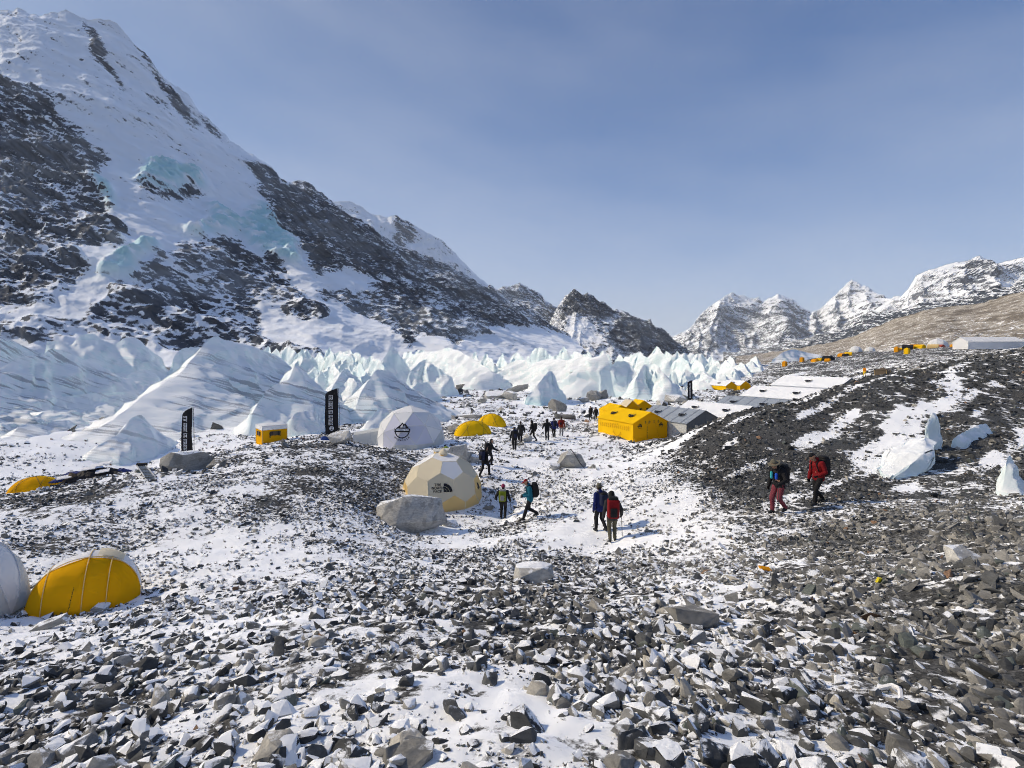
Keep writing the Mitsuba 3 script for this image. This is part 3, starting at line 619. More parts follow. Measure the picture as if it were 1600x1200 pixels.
def boulder(name, label, px, D, w, h, d, tone, snow, seed, yaw=0.0, tilt=(0, 0), cat_='boulder', n=16, power=3.5, sink=0.18, group=None, amp=0.07, sub=0.07, mat='boulder_material'):
    m = rock_mesh(seed, n, power, (w, d, h), sub, amp)
    R1 = trimesh.transformations.euler_matrix(math.radians(tilt[0]), math.radians(tilt[1]), math.radians(yaw))
    m.apply_transform(R1)
    p = site(px, D)
    m.apply_translation([p[0], p[1], p[2] - m.bounds[0, 2] - sink * h])
    k = thing(name, label, cat_, group)
    scene[k] = mikit.ply(m, mat, uv=np.tile([tone, snow], (len(m.vertices), 1)))
    keep_out(p, w * 0.4)
    return k


boulder('boulder', 'big pale grey boulder in front of the cream dome tent', 643, 21.8, 3.05, 1.75, 1.8, .62, .42, 3, 8, (0, 4), n=18)
boulder('boulder', 'small snow flecked rock between the big boulder and the cream dome tent', 704, 23.0, .8, .42, .6, .75, .72, 5, 0)
boulder('boulder', 'rounded grey brown boulder with a snow cap below the left banner', 295, 28.3, 2.6, 1.35, 1.9, .22, .62, 8, 10, n=40, power=2.4, amp=.05)
boulder('boulder', 'dark rock touching the right side of the rounded boulder', 338, 28.0, .95, .62, .7, .0, .3, 12, 20)
boulder('boulder', 'pale split boulder at the foot of the middle banner', 531, 35.6, 1.55, 1.0, 1.1, .80, .35, 15, -10)
boulder('boulder', 'tilted grey boulder with a dark cord across it beside the trail', 893, 31.8, 1.75, 1.45, 1.3, .45, .30, 18, 0, (0, 18), n=13)
boulder('boulder', 'small pale rock just left of the boulder with a cord', 867, 31.4, .62, .48, .5, .8, .6, 21)
boulder('boulder', 'pale rectangular slab topping the near stone pile', 832, 9.7, .76, .42, .44, .78, .55, 26, 6, (0, -3), n=40, power=9, amp=.05, sub=.05)
boulder('boulder', 'long flat grey slab lying on the snow flat, left of a pair', 774, 90, 4.0, 1.6, 2.2, .52, .75, 31, 0, n=20, power=5)
boulder('boulder', 'shorter flat grey slab lying on the snow flat, right of a pair', 797, 88, 2.6, 1.7, 2.0, .5, .6, 33, 15, (0, 14), n=18)
boulder('boulder', 'tilted slanting slab raised on one end before the great ice wall', 808, 102, 4.8, 1.3, 2.0, .4, .3, 37, 0, (0, -16), n=18, power=5, sink=-.2)
boulder('boulder', 'olive grey boulder on the flat snow above the walkers', 871, 76, 3.0, 2.0, 2.4, .18, .35, 41, 0, (0, 16), n=15)
boulder('boulder', 'tan brown boulder at the foot of the great ice wall', 928, 92, 2.9, 2.1, 2.2, .38, .35, 44, 0, n=18)
boulder('boulder', 'grey boulder leaning against the tan brown one', 943, 93, 1.9, 2.0, 1.7, .15, .4, 47, 0)
boulder('boulder', 'low grey rock left of the tan brown boulder', 912, 88, 2.0, 1.1, 1.6, .45, .5, 50)
boulder('boulder', 'pale pointed slab leaning behind the cream dome tent', 710, 33.0, 1.9, 1.35, .7, .85, .5, 53, 12, (0, -12), n=13)
boulder('boulder', 'low grey rock right of the pale pointed slab', 728, 33.5, 1.4, .8, .9, .45, .4, 56)
boulder('boulder', 'pale rounded rock behind the walker passing the cream dome tent', 744, 33.4, .9, .6, .7, .7, .6, 59)
boulder('boulder', 'pale small boulder beside the line of dark walkers', 823, 42.0, .9, .72, .7, .75, .6, 62)
boulder('boulder', 'pale grey block standing out on the right foreground crest', 1501, 6.9, .44, .26, .32, .8, .45, 65, 20, n=14)
boulder('boulder', 'olive grey stone in the blue shadow of the cream dome tent', 763, 26.0, .62, .36, .5, .25, .3, 68)
boulder('boulder', 'black boulder on the stony snow between the ice pyramid and the ice wall', 721, 112, 2.6, 1.9, 2.2, .0, .1, 71)
boulder('boulder', 'broad pale boulder beside the far banner', 1054, 84, 3.4, 1.6, 2.6, .85, .75, 74, 0, n=22)
boulder('boulder', 'second pale boulder, left of the broad one near the far banner', 1036, 80, 1.8, 1.2, 1.6, .8, .7, 77)
boulder('boulder', 'dark low rock on the snow below the olive grey boulder', 884, 64, 2.6, .8, 1.4, .05, .35, 79)
boulder('boulder', 'grey rock heap on the snow left of the two yellow dome tents', 712, 50, 1.6, .9, 1.2, .45, .55, 82)
boulder('boulder', 'flat dark slab on the snow above the two yellow dome tents', 733, 62, 3.2, .6, 1.6, .35, .5, 83)
boulder('boulder', 'small grey rock on the snow flat between slab pair and ice pyramid', 755, 84, 1.2, 1.1, 1.0, .5, .5, 86)
boulder('boulder', 'flat dark slab in front of the yellow and white half dome tent', 80, 9.2, .6, .16, .3, .12, .5, 88, 25, (0, -14))
boulder('boulder', 'small snow capped stone at the corner of the yellow and white half dome tent', 156, 10.7, .34, .24, .26, .6, .72, 90)
boulder('ice_block', 'dirty grey ice lump half buried among the near stones', 1082, 5.6, .58, .24, .42, .0, .22, 93, 10, (0, 10), 'ice block', n=18, amp=.05)
# the cord across the tilted boulder
bp = site(893, 31.8)
k = thing('cord', 'thin black cord tied across the tilted grey boulder', 'cord')
scene[k] = mikit.ply(tube([bp + [-.10, -.35, 1.22], bp + [.12, -.58, .95], bp + [.45, -.70, .4], bp + [.78, -.85, .02]], .022), 'black_cloth')

boulder('ice_block', 'big white snow covered ice block lying on the dark right slope', 1420, 22.3, 4.6, .85, 1.6, 0, 0, 312, 34, (-10, -17), 'ice block', n=46, power=3.2, amp=.14, sub=.025, mat='ice_material', sink=.28)
serac('pointed white ice knob on top of the big ice block', [(1445, 666, 24.4), (1452, 655, 24.5), (1457, 645, 24.6), (1462, 647, 24.7), (1468, 662, 24.8)], .24, .28, .8, .03, .5, 0, 0, 202, sink=.5)
serac('small flat ice slab right of the big ice block', [(1492, 684, 24.4), (1502, 677, 24.9), (1518, 670, 25.6), (1532, 663, 26.2), (1546, 662, 26.6)], .25, .35, .6, .04, .5, 0, 0, 203, sink=.2)
serac('upright white ice shard at the right edge of the picture', [(1562, 778, 17.4), (1570, 745, 17.6), (1574, 716, 17.75), (1579, 712, 17.8), (1585, 735, 17.9), (1600, 752, 18.1), (1625, 765, 18.4)], .25, .4, .8, .05, .5, 0, 0, 204, sink=.2)


# ------------------------------------------------------------------ tents
def frame(origin, yaw):
    R = rotz(yaw)
    o = np.asarray(origin, float)
    return lambda v: np.asarray(v, float) @ R.T + o


def logo_disc(r):
    """A round mountain badge: ring segment, peak and band, as flat pieces in the xy plane."""
    c = Point(0, 0).buffer(r, 24)
    ring = c.difference(Point(0, 0).buffer(r * .86, 24))
    low = ring.intersection(sbox(-r, -r, r, -r * .1))
    band = sbox(-r * 1.05, -r * .15, r * 1.05, r * .32)
    peak = Polygon([(-r * .85, r * .36), (-r * .25, r * .85), (0, r * 1.15), (r * .2, r * .9), (r * .42, r * .98), (r * .9, r * .36)])
    peak = peak.difference(Polygon([(-r * .35, r * .45), (0, r * .95), (r * .12, r * .6), (r * .35, r * .75), (r * .5, r * .45)]))
    return [low, band, peak]


def flat_pieces(polys, origin, ex, ey, t=.006):
    """Shapely pieces as thin plates on the plane origin + x ex + y ey."""
    ex, ey = np.asarray(ex, float), np.asarray(ey, float)
    ex = ex / np.linalg.norm(ex)
    ey = ey - ex * (ey @ ex)
    ey /= np.linalg.norm(ey)
    en = np.cross(ex, ey)
    out = []
    for p in polys:
        for g in getattr(p, 'geoms', [p]):
            if g.area <= 0:
                continue
            m = trimesh.creation.extrude_polygon(g, t, engine='earcut')
            out.append(trimesh.Trimesh(np.asarray(origin) + m.vertices @ np.stack([ex, ey, en]), m.faces, process=False))
    return cat(out)


def text_on(text, h, origin, ex, ey, t=.006, bold=True):
    m = meshkit.text_mesh(text, h, t, bold)
    m.apply_translation([-m.bounds[:, 0].mean(), 0, 0])
    ex, ey = np.asarray(ex, float) / np.linalg.norm(ex), np.asarray(ey, float)
    ey = ey - ex * (ey @ ex)
    ey /= np.linalg.norm(ey)
    return trimesh.Trimesh(np.asarray(origin) + m.vertices @ np.stack([ex, ey, np.cross(ex, ey)]), m.faces, process=False)


def cloth_quad(a, b, c, d, nu, nv, amp, seed, t=.02):
    """A slightly slack sheet between four corners (a-b lower edge, d-c upper edge), with thickness."""
    u, v = np.meshgrid(np.linspace(0, 1, nu), np.linspace(0, 1, nv))
    u, v = u[..., None], v[..., None]
    a, b, c, d = (np.asarray(q, float) for q in (a, b, c, d))
    P = (a * (1 - u) + b * u) * (1 - v) + (d * (1 - u) + c * u) * v
    n = np.cross(b - a, d - a)
    n /= np.linalg.norm(n)
    w = np.sin(u * math.pi) * np.sin(v * math.pi)
    e = (fb(np.concatenate([P * np.array([2.0, 2.0, 1.2])], -1), 3, seed) - 0.5)[..., None]
    P = P + n * (w ** .5 * e * amp)
    f = grid_faces(nv, nu)
    V = np.vstack([P.reshape(-1, 3), (P - n * t).reshape(-1, 3)])
    k = nu * nv
    edge = np.concatenate([np.arange(nu), np.arange(1, nv) * nu + nu - 1, np.arange(nu - 2, -1, -1) + (nv - 1) * nu, np.arange(nv - 2, 0, -1) * nu])
    e2 = np.roll(edge, -1)
    return trimesh.Trimesh(V, np.vstack([q for q in [f[:, [0, 1, 2]], f[:, [0, 2, 3]], f[:, [2, 1, 0]] + k, f[:, [3, 2, 0]] + k, np.stack([edge, edge + k, e2 + k], 1), np.stack([edge, e2 + k, e2], 1)]]), process=False)


def gable_tent(name, label, loc, yaw, W, L, wall, ridge, wallm, roofm, gablem, seams=0, prints=0, badges=False, detail=True, cat_='tent', group=None, seam_mat='light_seam', ties=0, opening=False, over=.12, seed=0, textside=None):
    """A ridge tent; local x across (the door gable at y = 0 looks to -y), local y along the ridge."""
    k = thing(name, label, cat_, group)
    F = frame(loc, yaw)
    h = W / 2
    nu, nv = (14, 7) if detail else (2, 2)
    A = .10 if detail else 0
    e = -.25
    put(k + '__side_wall', cloth_quad(*F([(-h, L, e), (-h, 0, e), (-h, 0, wall), (-h, L, wall)]), nu, nv, A, seed), wallm, 40)
    put(k + '__side_wall', cloth_quad(*F([(h, 0, e), (h, L, e), (h, L, wall), (h, 0, wall)]), nu, nv, A, seed + 1), wallm, 40)
    for y, s in ((0, 1), (L, -1)):
        xs = h * s
        ring = F([(-xs, y, e), (xs, y, e), (xs, y, wall), (0, y, ridge), (-xs, y, wall)])
        put(k + '__gable', slab(ring, .02), gablem)
    oh = over
    roofs = {}
    roofs[-1] = put(k + '__roof', cloth_quad(*F([(-h - oh, L + oh, wall - oh * .45), (-h - oh, -oh, wall - oh * .45), (0, -oh, ridge + .03), (0, L + oh, ridge + .03)]), nu, nv, A * .8, seed + 2, .03), roofm, 40)
    roofs[1] = put(k + '__roof', cloth_quad(*F([(h + oh, -oh, wall - oh * .45), (h + oh, L + oh, wall - oh * .45), (0, L + oh, ridge + .03), (0, -oh, ridge + .03)]), nu, nv, A * .8, seed + 3, .03), roofm, 40)
    for s in (-1, 1):
        for i in range(seams):
            y = L * (i + .5) / seams
            put(roofs[s] + '__seam', tube(F([(s * (h + oh), y, wall - oh * .45 + .03), (0, y, ridge + .065)]), .03, 4), seam_mat)
        up = np.array([-s * h, 0, ridge - wall])
        for i in range(prints):
            y = L * (i + .5) / prints
            o = np.array([s * h * .5, y, (wall + ridge) / 2]) + np.array([s * (ridge - wall), 0, h]) / np.hypot(h, ridge - wall) * .085
            arc = Point(0, 0).buffer(.34, 16).difference(Point(-.07, .1).buffer(.30, 16))
            R = rotz(yaw)
            ex, ey = np.array([0, -1.0 * -s, 0]) @ R.T, up @ R.T
            put(roofs[s] + '__vent_hood', flat_pieces([arc, sbox(-.42, -.09, .16, .09)], F(o), ex, ey, .02), 'black_print')
    R = rotz(yaw)
    if badges:
        for x in (-h * .62, h * .62):
            put(k + '__gable__badge', flat_pieces(logo_disc(.21), F((x, -.035, wall * .78)), R @ [1, 0, 0], [0, 0, 1], .012), 'black_print')
        put(k + '__gable__door_line', tube(F([(-h * .2, -.05, .0), (-h * .2, -.05, wall * .75), (-h * .1, -.05, wall * 1.05)]), .012, 4), 'dark_seam')
        put(k + '__gable__door_line', tube(F([(h * .28, -.05, wall * .9), (h * .5, -.05, 0.1)]), .012, 4), 'yellow_seam')
    for i in range(ties):
        x = -h * .3 + i * h * .25
        put(k + '__gable__tie', box(*F((x, -.045, wall * 1.0)), .05, .02, .26, yaw), 'dark_seam')
    if textside:
        put(k + '__side_wall__fold', cat([tube(F([(-h - .05, y, z0), (-h - .07, y + dy, z1)]), .02, 4) for y, dy, z0, z1 in textside]), 'yellow_seam')
    if opening:
        put(k + '__gable__doorway', slab(F([(-h * .6, -.03, .0), (h * .6, -.03, .0), (h * .6, -.03, wall * .9), (0, -.03, ridge * .86), (-h * .6, -.03, wall * .9)]), .01), 'dark_opening')
    for y in (0, L * .5, L):
        keep_out(F((0, y, 0)), W * .55)
    return k


# the big yellow tent and its neighbours
folds = [(y, random.Random(int(y * 10)).uniform(-.1, .1), .75, 1.25 - .2 * ((y * 7) % 1)) for y in np.arange(.5, 4.8, .3)]
folds += [(2.2 + .5 * math.cos(a), -.12 * math.sin(a), .55 + .45 * math.sin(a), .55 + .45 * math.sin(a + .35)) for a in np.arange(3.2, 6.2, .35)]
gable_tent('frame_tent', 'big yellow ridge tent with two round badges on its gable, right of the trail', (12.1, 44.8, .95), math.radians(25), 3.75, 5.2, 1.5, 2.35, 'yellow_fabric', 'yellow_fabric', 'deep_yellow_fabric', 0, 2, True, ties=4, seed=1, textside=folds)
# small yellow tents behind it
for px, D, lab, w, wl, rd in [(967, 58, 'low yellow tent with a dark gable directly behind the big yellow ridge tent', 2.7, 1.5, 2.1), (986, 60, 'narrow yellow booth tent with a pale roof, middle one behind the big yellow ridge tent', 1.6, 1.9, 2.6), (1003, 61, 'narrow yellow booth tent with a brown flap, right one behind the big yellow ridge tent', 1.9, 1.9, 2.5)]:
    p = site(px, D)
    q = gable_tent('booth_tent', lab, p + [0, -w * .5, 0], math.radians(14), w, w * 1.1, wl, rd, 'yellow_fabric', 'cream_fabric' if px == 986 else 'yellow_fabric', 'deep_yellow_fabric', badges=False, seed=int(px), over=.06)
    Fq = frame(p + [0, -w * .5, 0], math.radians(14))
    for x in (-w * .22, w * .22):
        put(q + '__window_print', box(*Fq((x, -.03, wl * .8)), .26, .02, .2, math.radians(14)), 'black_print')
put(q + '__open_flap', slab(Fq([(-1.0, -.05, .05), (.5, -.75, .0), (.6, -.72, .65), (-.95, -.05, 1.0)]), .02), 'brown_cloth')
# the row of long tents behind the hill
rowt = [('long grey roofed tent nearest the big yellow ridge tent', 17.0, 45.2, 1.0, 5.8, 30, 'pale_grey_fabric', 'grey_roof', 'grey_gable', 5),
        ('long white roofed tent between two grey roofed ones', 21.5, 45.9, 1.3, 7.0, 30, 'white_fabric', 'fresh_snow', 'grey_gable', 0),
        ('second long grey roofed tent, right of the long white one', 25.4, 47.2, 1.75, 6.4, 30, 'pale_grey_fabric', 'grey_roof', 'grey_gable', 5),
        ('snowy white roofed tent with a small dark gable, second from the right of the row', 30.2, 49.8, 2.6, 7.4, 28, 'white_fabric', 'fresh_snow', 'grey_gable', 0),
        ('snowy white roofed tent at the right end of the row', 34.8, 52.6, 3.6, 7.4, 26, 'white_fabric', 'fresh_snow', 'grey_gable', 0)]
for lab, x, y, z, L, yw, wm, rm, gm, se in rowt:
    gable_tent('long_tent', lab, (x, y, z), math.radians(yw), 4.6, L, 1.45, 2.4, wm, rm, gm, se, 2 if x < 32 else 1, group='long mess tents in a row behind the dark hill', seed=int(x))
for px, D, lab in [(1133, 104, 'left one of two yellow tents with snowy roofs at the edge of the glacier'), (1155, 106, 'right one of two yellow tents with snowy roofs at the edge of the glacier')]:
    gable_tent('frame_tent', lab, site(px, D, .1) + [.6, -1.5, 0], math.radians(24), 3.0, 4.6, 1.15, 2.0, 'yellow_fabric', 'fresh_snow', 'deep_yellow_fabric', 0, 1, seed=int(px))


def booth(name, label, loc, yaw, W, L, H, wallm, roofm, rise=.25, windows=0, seed=0, flap=.28, cat_='tent', group=None):
    """A square booth tent with a low roof and a white valance."""
    k = thing(name, label, cat_, group)
    F = frame(loc, yaw)
    h, l = W / 2, L / 2
    cor = [(-h, -l), (h, -l), (h, l), (-h, l)]
    for i in range(4):
        a, b = cor[i], cor[(i + 1) % 4]
        wk = put(k + '__wall', cloth_quad(*F([(*a, -.1), (*b, -.1), (*b, H), (*a, H)]), 10, 8, .07, seed + i), wallm, 40)
        c = ((a[0] + b[0]) / 2, (a[1] + b[1]) / 2)
        nn = np.array([b[1] - a[1], a[0] - b[0]], float)
        nn /= np.linalg.norm(nn)
        put(k + '__corner_seam', tube(F([(a[0] * 1.01, a[1] * 1.01, -.1), (a[0] * 1.01, a[1] * 1.01, H)]), .025, 5), 'tan_yellow_fabric')
        if flap:
            o = .03
            A, B = (a[0] * (1 + o), a[1] * (1 + o)), (b[0] * (1 + o), b[1] * (1 + o))
            put(wk + '__valance', slab(F([(*A, H - flap), (*B, H - flap), (*B, H + .02), (*A, H + .02)]), .012), roofm)
        put(k + '__roof', slab(F([(a[0] * 1.04, a[1] * 1.04, H + .03), (b[0] * 1.04, b[1] * 1.04, H + .03), (0, 0, H + rise)]), .012), roofm)
        if windows and i in (0, 3):
            ex = np.array([b[0] - a[0], b[1] - a[1], 0.0])
            ex /= np.linalg.norm(ex)
            R = rotz(yaw)
            o = np.array([c[0] + nn[0] * .05, c[1] + nn[1] * .05, H * .58])
            w_ = W * .22
            put(wk + '__window', flat_pieces([sbox(-w_, -.16, w_, .18)], F(o), R @ ex, [0, 0, 1], .012), 'brown_cloth')
            put(wk + '__window_print', flat_pieces([sbox(-w_, -.3, -w_ * .8, .18), sbox(-w_ * .6, -.16, -w_ * .4, .18), sbox(w_ * .5, -.16, w_ * .7, .18), sbox(w_ * .85, -.24, w_, .18)], F(o + np.array([nn[0], nn[1], 0]) * .014), R @ ex, [0, 0, 1], .008), 'black_print')
    keep_out(loc, W * .7)
    return k


booth('booth_tent', 'square yellow tent with two dark windows and a white roof on the left mound', site(415, 40.5, .05) + [0, 1.0, 0], math.radians(40), 1.85, 1.85, 1.45, 'deep_yellow_fabric', 'white_fabric', .18, 1, 5, .30)
booth('booth_tent', 'dark brown angular tent standing alone on the snow behind the right hill crest', site(1379, 80, .1), math.radians(35), 1.6, 1.6, 1.35, 'brown_cloth', 'brown_cloth', .45, 0, 6, 0)


# geodesic domes
def dome_cells(kind):
    """Panels of a frequency-2 geodesic dome on the unit sphere: its triangles, or the hexagons and pentagons of its dual."""
    m = trimesh.creation.icosphere(subdivisions=1, radius=1.0)
    v = np.asarray(m.vertices)
    if kind == 'triangles':
        return [v[f] for f in m.faces]
    cells = []
    fc = v[m.faces].mean(1)
    fc /= np.linalg.norm(fc, axis=1, keepdims=True)
    for i in range(len(v)):
        ids = np.nonzero((m.faces == i).any(1))[0]
        n = v[i]
        a = np.cross(n, [0.3, 0.1, 0.9])
        a /= np.linalg.norm(a)
        b = np.cross(n, a)
        ang = np.arctan2(fc[ids] @ b, fc[ids] @ a)
        cells.append(fc[ids[np.argsort(ang)]])
    return cells


def clip_ring(ring, z0):
    out = []
    for p, q in zip(ring, np.roll(ring, -1, 0)):
        if p[2] >= z0:
            out.append(p)
        if (p[2] >= z0) != (q[2] >= z0):
            out.append(p + (q - p) * ((z0 - p[2]) / (q[2] - p[2])))
    return np.array(out)


def geodome(name, label, loc, R, squash, z0, kind, spin, paint, seam_mat, seam_r, tip=(0, 0)):
    """A panelled dome cut off at height z0 of the unit sphere; each panel a sheet, each pole seam a rib along the panel edges."""
    k = thing(name, label, 'dome tent')
    M = trimesh.transformations.euler_matrix(tip[0], tip[1], spin)[:3, :3]
    S = np.array([R, R, R * squash])
    loc = np.asarray(loc, float)
    edges, info = {}, []
    for c in dome_cells(kind):
        c = c @ M.T
        if np.cross(c[1] - c[0], c[2] - c[0]) @ c.mean(0) < 0:
            c = c[::-1]
        ring = clip_ring(c, z0)
        if len(ring) < 3:
            continue
        cen = ring.mean(0)
        P = (ring - [0, 0, z0]) * S + loc
        cc = P.mean(0)
        put(k + '__panel', slab(cc + (P - cc) * .985, .02), paint(cen))
        info.append((cen, P))
        for a, b in zip(P, np.roll(P, -1, 0)):
            key = tuple(sorted((tuple(np.round(a, 2)), tuple(np.round(b, 2)))))
            if a[2] > loc[2] + .05 or b[2] > loc[2] + .05:
                edges[key] = (a, b)
    put(k + '__frame_seams', cat([tube([a, b], seam_r, 5) for a, b in edges.values()]), seam_mat)
    keep_out(loc, R * 1.02)
    return k, info


def cream_paint(c):
    if c[2] > .80:
        return 'white_fabric'
    if c[0] > -.1 and c[2] > .42 and c[1] < 0.1 and c[0] < .55:
        return 'white_fabric'
    return 'cream_fabric' if c[2] > .22 else 'tan_yellow_fabric'


dl = site(691, 27.0, .08)
k, info = geodome('dome_tent', 'cream and yellow geodesic dome tent with lettered panel behind the big pale boulder', dl, 2.08, 1.0, -.22, 'hex', math.radians(24), cream_paint, 'cream_fabric', .028, (.18, .05))


def panel_frame(P, loc):
    c = P.mean(0)
    n = np.zeros(3)
    for a, b in zip(P, np.roll(P, -1, 0)):
        n += np.cross(a - c, b - c)
    n /= np.linalg.norm(n)
    ex = np.cross([0, 0, 1.0], n)
    ex /= np.linalg.norm(ex)
    return c, n, ex, np.cross(n, ex)


def half_dome(r):
    q = Point(0, 0).buffer(r, 24).intersection(sbox(0, 0, r, r))
    for a in (.62, .34):
        q = q.difference(Point(0, 0).buffer(r * a + r * .05, 24).difference(Point(0, 0).buffer(r * a, 24)).intersection(sbox(0, 0, r, r)))
    return q


best = sorted(info, key=lambda i: (i[0][0] + .08) ** 2 + (i[0][1] + .95) ** 2 + (i[0][2] - .28) ** 2)[0]
c, n, ex, ey = panel_frame(best[1], dl)
for i, word in enumerate(('THE', 'NORTH', 'FACE')):
    put(k + '__lettering', text_on(word, .12, c + n * .03 + ex * (-.16) + ey * (.10 - .16 * i), ex, ey, .01), 'black_print')
put(k + '__half_dome_badge', flat_pieces([half_dome(.42)], c + n * .03 + ex * .14 - ey * .2, ex, ey, .01), 'black_print')
for tgt in ((.95, -.2, .35), (-.85, -.4, .3)):
    b2 = sorted(info, key=lambda i: sum((np.array(i[0]) - tgt) ** 2))[0]
    c, n, ex, ey = panel_frame(b2[1], dl)
    put(k + '__half_dome_badge', flat_pieces([half_dome(.34)], c + n * .03 - ex * .1 - ey * .05, ex, ey, .01), 'black_print')
top = dl + [0.05, 0, 2.08 * 1.22]
put(k + '__vent_cap', cat([pose(trimesh.creation.cone(.26, .3, sections=20), 0, top + [0, 0, .02]), pose(trimesh.creation.cylinder(.18, .16, sections=18), 0, top + [0.02, 0, -.03])]), 'cream_fabric', 40)
put(k + '__vent_collar', pose(trimesh.creation.cylinder(.185, .1, sections=18), 0, top + [0, 0, -.12]), 'deep_yellow_fabric', 40)


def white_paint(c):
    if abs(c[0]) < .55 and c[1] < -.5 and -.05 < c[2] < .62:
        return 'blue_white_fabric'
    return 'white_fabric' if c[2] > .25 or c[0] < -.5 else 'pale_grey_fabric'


wl_ = site(637, 40.5, .1) + [0, 1.2, 0]
k, info = geodome('dome_tent', 'large white geodesic dome tent with a black mountain badge and a low entrance tunnel', wl_, 2.78, 1.0, -.2, 'triangles', math.radians(18), white_paint, 'pale_grey_fabric', .03)
cf = wl_ + np.array([-.1, -2.76, 1.65])
ex, ey = np.array([1, 0, 0.0]), np.array([0, .18, 1.0])
tri = logo_disc(.56)
put(k + '__badge', flat_pieces(tri, cf, ex, ey, .012), 'black_print')
put(k + '__badge_band_print', flat_pieces([sbox(x, -.01, x + .06, .13) for x in np.arange(-.48, .45, .09)], cf + [0, -.016, .02], ex, ey, .008), 'white_print')
en = np.cross(ex, ey / np.linalg.norm(ey))
ring_t = []
for i, ch in enumerate('MOUNTAIN'):
    a = math.radians(-90 + (i - 3.5) * 13)
    r_ = .78
    o = cf + ex * (r_ * math.cos(a)) + ey / np.linalg.norm(ey) * (r_ * math.sin(a))
    e1 = ex * (-math.sin(a)) + ey / np.linalg.norm(ey) * math.cos(a)
    e2 = -(ex * math.cos(a) + ey / np.linalg.norm(ey) * math.sin(a))
    ring_t.append(text_on(ch, .13, o, e1, e2, .01))
put(k + '__lettering', cat(ring_t), 'black_print')
# entrance tunnel
Ft = frame(wl_ + [-2.1, -.35, 0], math.radians(98))
ys = np.linspace(0, 2.3, 8)
prof = [(-.85, -.1), (-.82, .75), (-.45, 1.42), (0, 1.62), (.45, 1.42), (.82, .75), (.85, -.1)]
P = np.array([[(x * (1 - .05 * y), y, z * (1 - .1 * y)) for x, z in prof] for y in ys])
put(k + '__entrance_tunnel', (Ft(P.reshape(-1, 3)), grid_faces(len(ys), len(prof))), 'pale_grey_fabric', 30)
put(k + '__entrance_front', slab(Ft([P[-1][i] for i in range(len(prof))]), .02), 'white_fabric')
put(k + '__tunnel_seams', cat([tube(Ft(P[i]), .02, 4) for i in (0, 3, 7)]), 'light_seam')
keep_out(wl_ + [-3.2, -.4, 0], 1.3)


# arched dome tents
def arch_tent(name, label, loc, yaw, a, b, h, mats, seed=0, crinkle=.03, nx=40, nphi=36, seam='yellow_seam', cross=True, group=None, lean=0.0, vent=None, cat_='tent', pw=.9, cp=.8):
    """A pole tent: long axis local x (half length a), half width b, height h. mats: list of (from angle, to angle, material), -90 = front foot, 90 = back foot."""
    k = thing(name, label, cat_, group)
    F = frame(loc, yaw)

    def P(x, ph):
        s = np.sqrt(np.maximum(1 - np.abs(x / a) ** 2.1, 0))
        r = s ** pw
        st = (np.abs(np.sin(ph)) ** 0.85) * np.sign(np.sin(ph))
        ct = np.abs(np.cos(ph)) ** cp
        return np.stack([x + lean * h * r * ct, b * s ** .7 * st, h * r * ct - .03], -1)
    for f0, f1, m in mats:
        x = a * np.sin(np.linspace(-math.pi / 2, math.pi / 2, nx))
        ph = np.radians(np.linspace(f0, f1, max(3, int(nphi * (f1 - f0) / 180))))
        X, PH = np.meshgrid(x, ph, indexing='ij')
        V = P(X, PH)
        d = (fb(V * [1.3, 3.5, 3.5] / max(h, .5) * 1.6 + seed, 4, seed) - .5)[..., None] * crinkle
        sag = -np.abs(np.sin(X / a * math.pi * 1.5))[..., None] * crinkle * .8
        cen = np.array([0, 0, h * .2])
        V = V + (V - cen) / (np.linalg.norm(V - cen, axis=-1, keepdims=True) + 1e-6) * (d + sag) * np.sin(np.clip((X / a + 1) / 2, 0, 1) * math.pi)[..., None]
        nX, nP = V.shape[:2]
        inner = V * .985
        fq = grid_faces(nX, nP)
        put(k + '__panel', (F(np.vstack([V.reshape(-1, 3), inner.reshape(-1, 3)])), np.vstack([fq[:, ::-1], fq + nX * nP])), m, True)
    xx = np.linspace(-a * .99, a * .99, 26)
    seams = []
    for f0, f1, m in mats[:-1]:
        seams.append(P(xx, np.full(26, math.radians(f1))) * 1.006)
    if cross:
        for s in (-1, 1):
            ph = np.linspace(-math.pi / 2, math.pi / 2, 24)
            seams.append(P(np.linspace(-a * .78 * s, a * .78 * s, 24), ph) * 1.008)
    ph = np.linspace(-math.pi / 2, math.pi / 2, 20)
    for xs in (-a * .42, a * .42) if cross else (-a * .62, a * .05, a * .45):
        seams.append(P(np.full(20, xs), ph) * 1.006)
    put(k + '__pole_seams', cat([tube(F(s), max(.007, h * .009), 4) for s in seams]), seam)
    if vent:
        put(k + '__vent', (F((P(*np.meshgrid(np.linspace(vent[0], vent[1], 8), np.radians(np.linspace(vent[2], vent[3], 8)), indexing='ij')) * 1.02).reshape(-1, 3)), grid_faces(8, 8)[:, ::-1]), vent[4], True)
    keep_out(loc, a * .8)
    return k


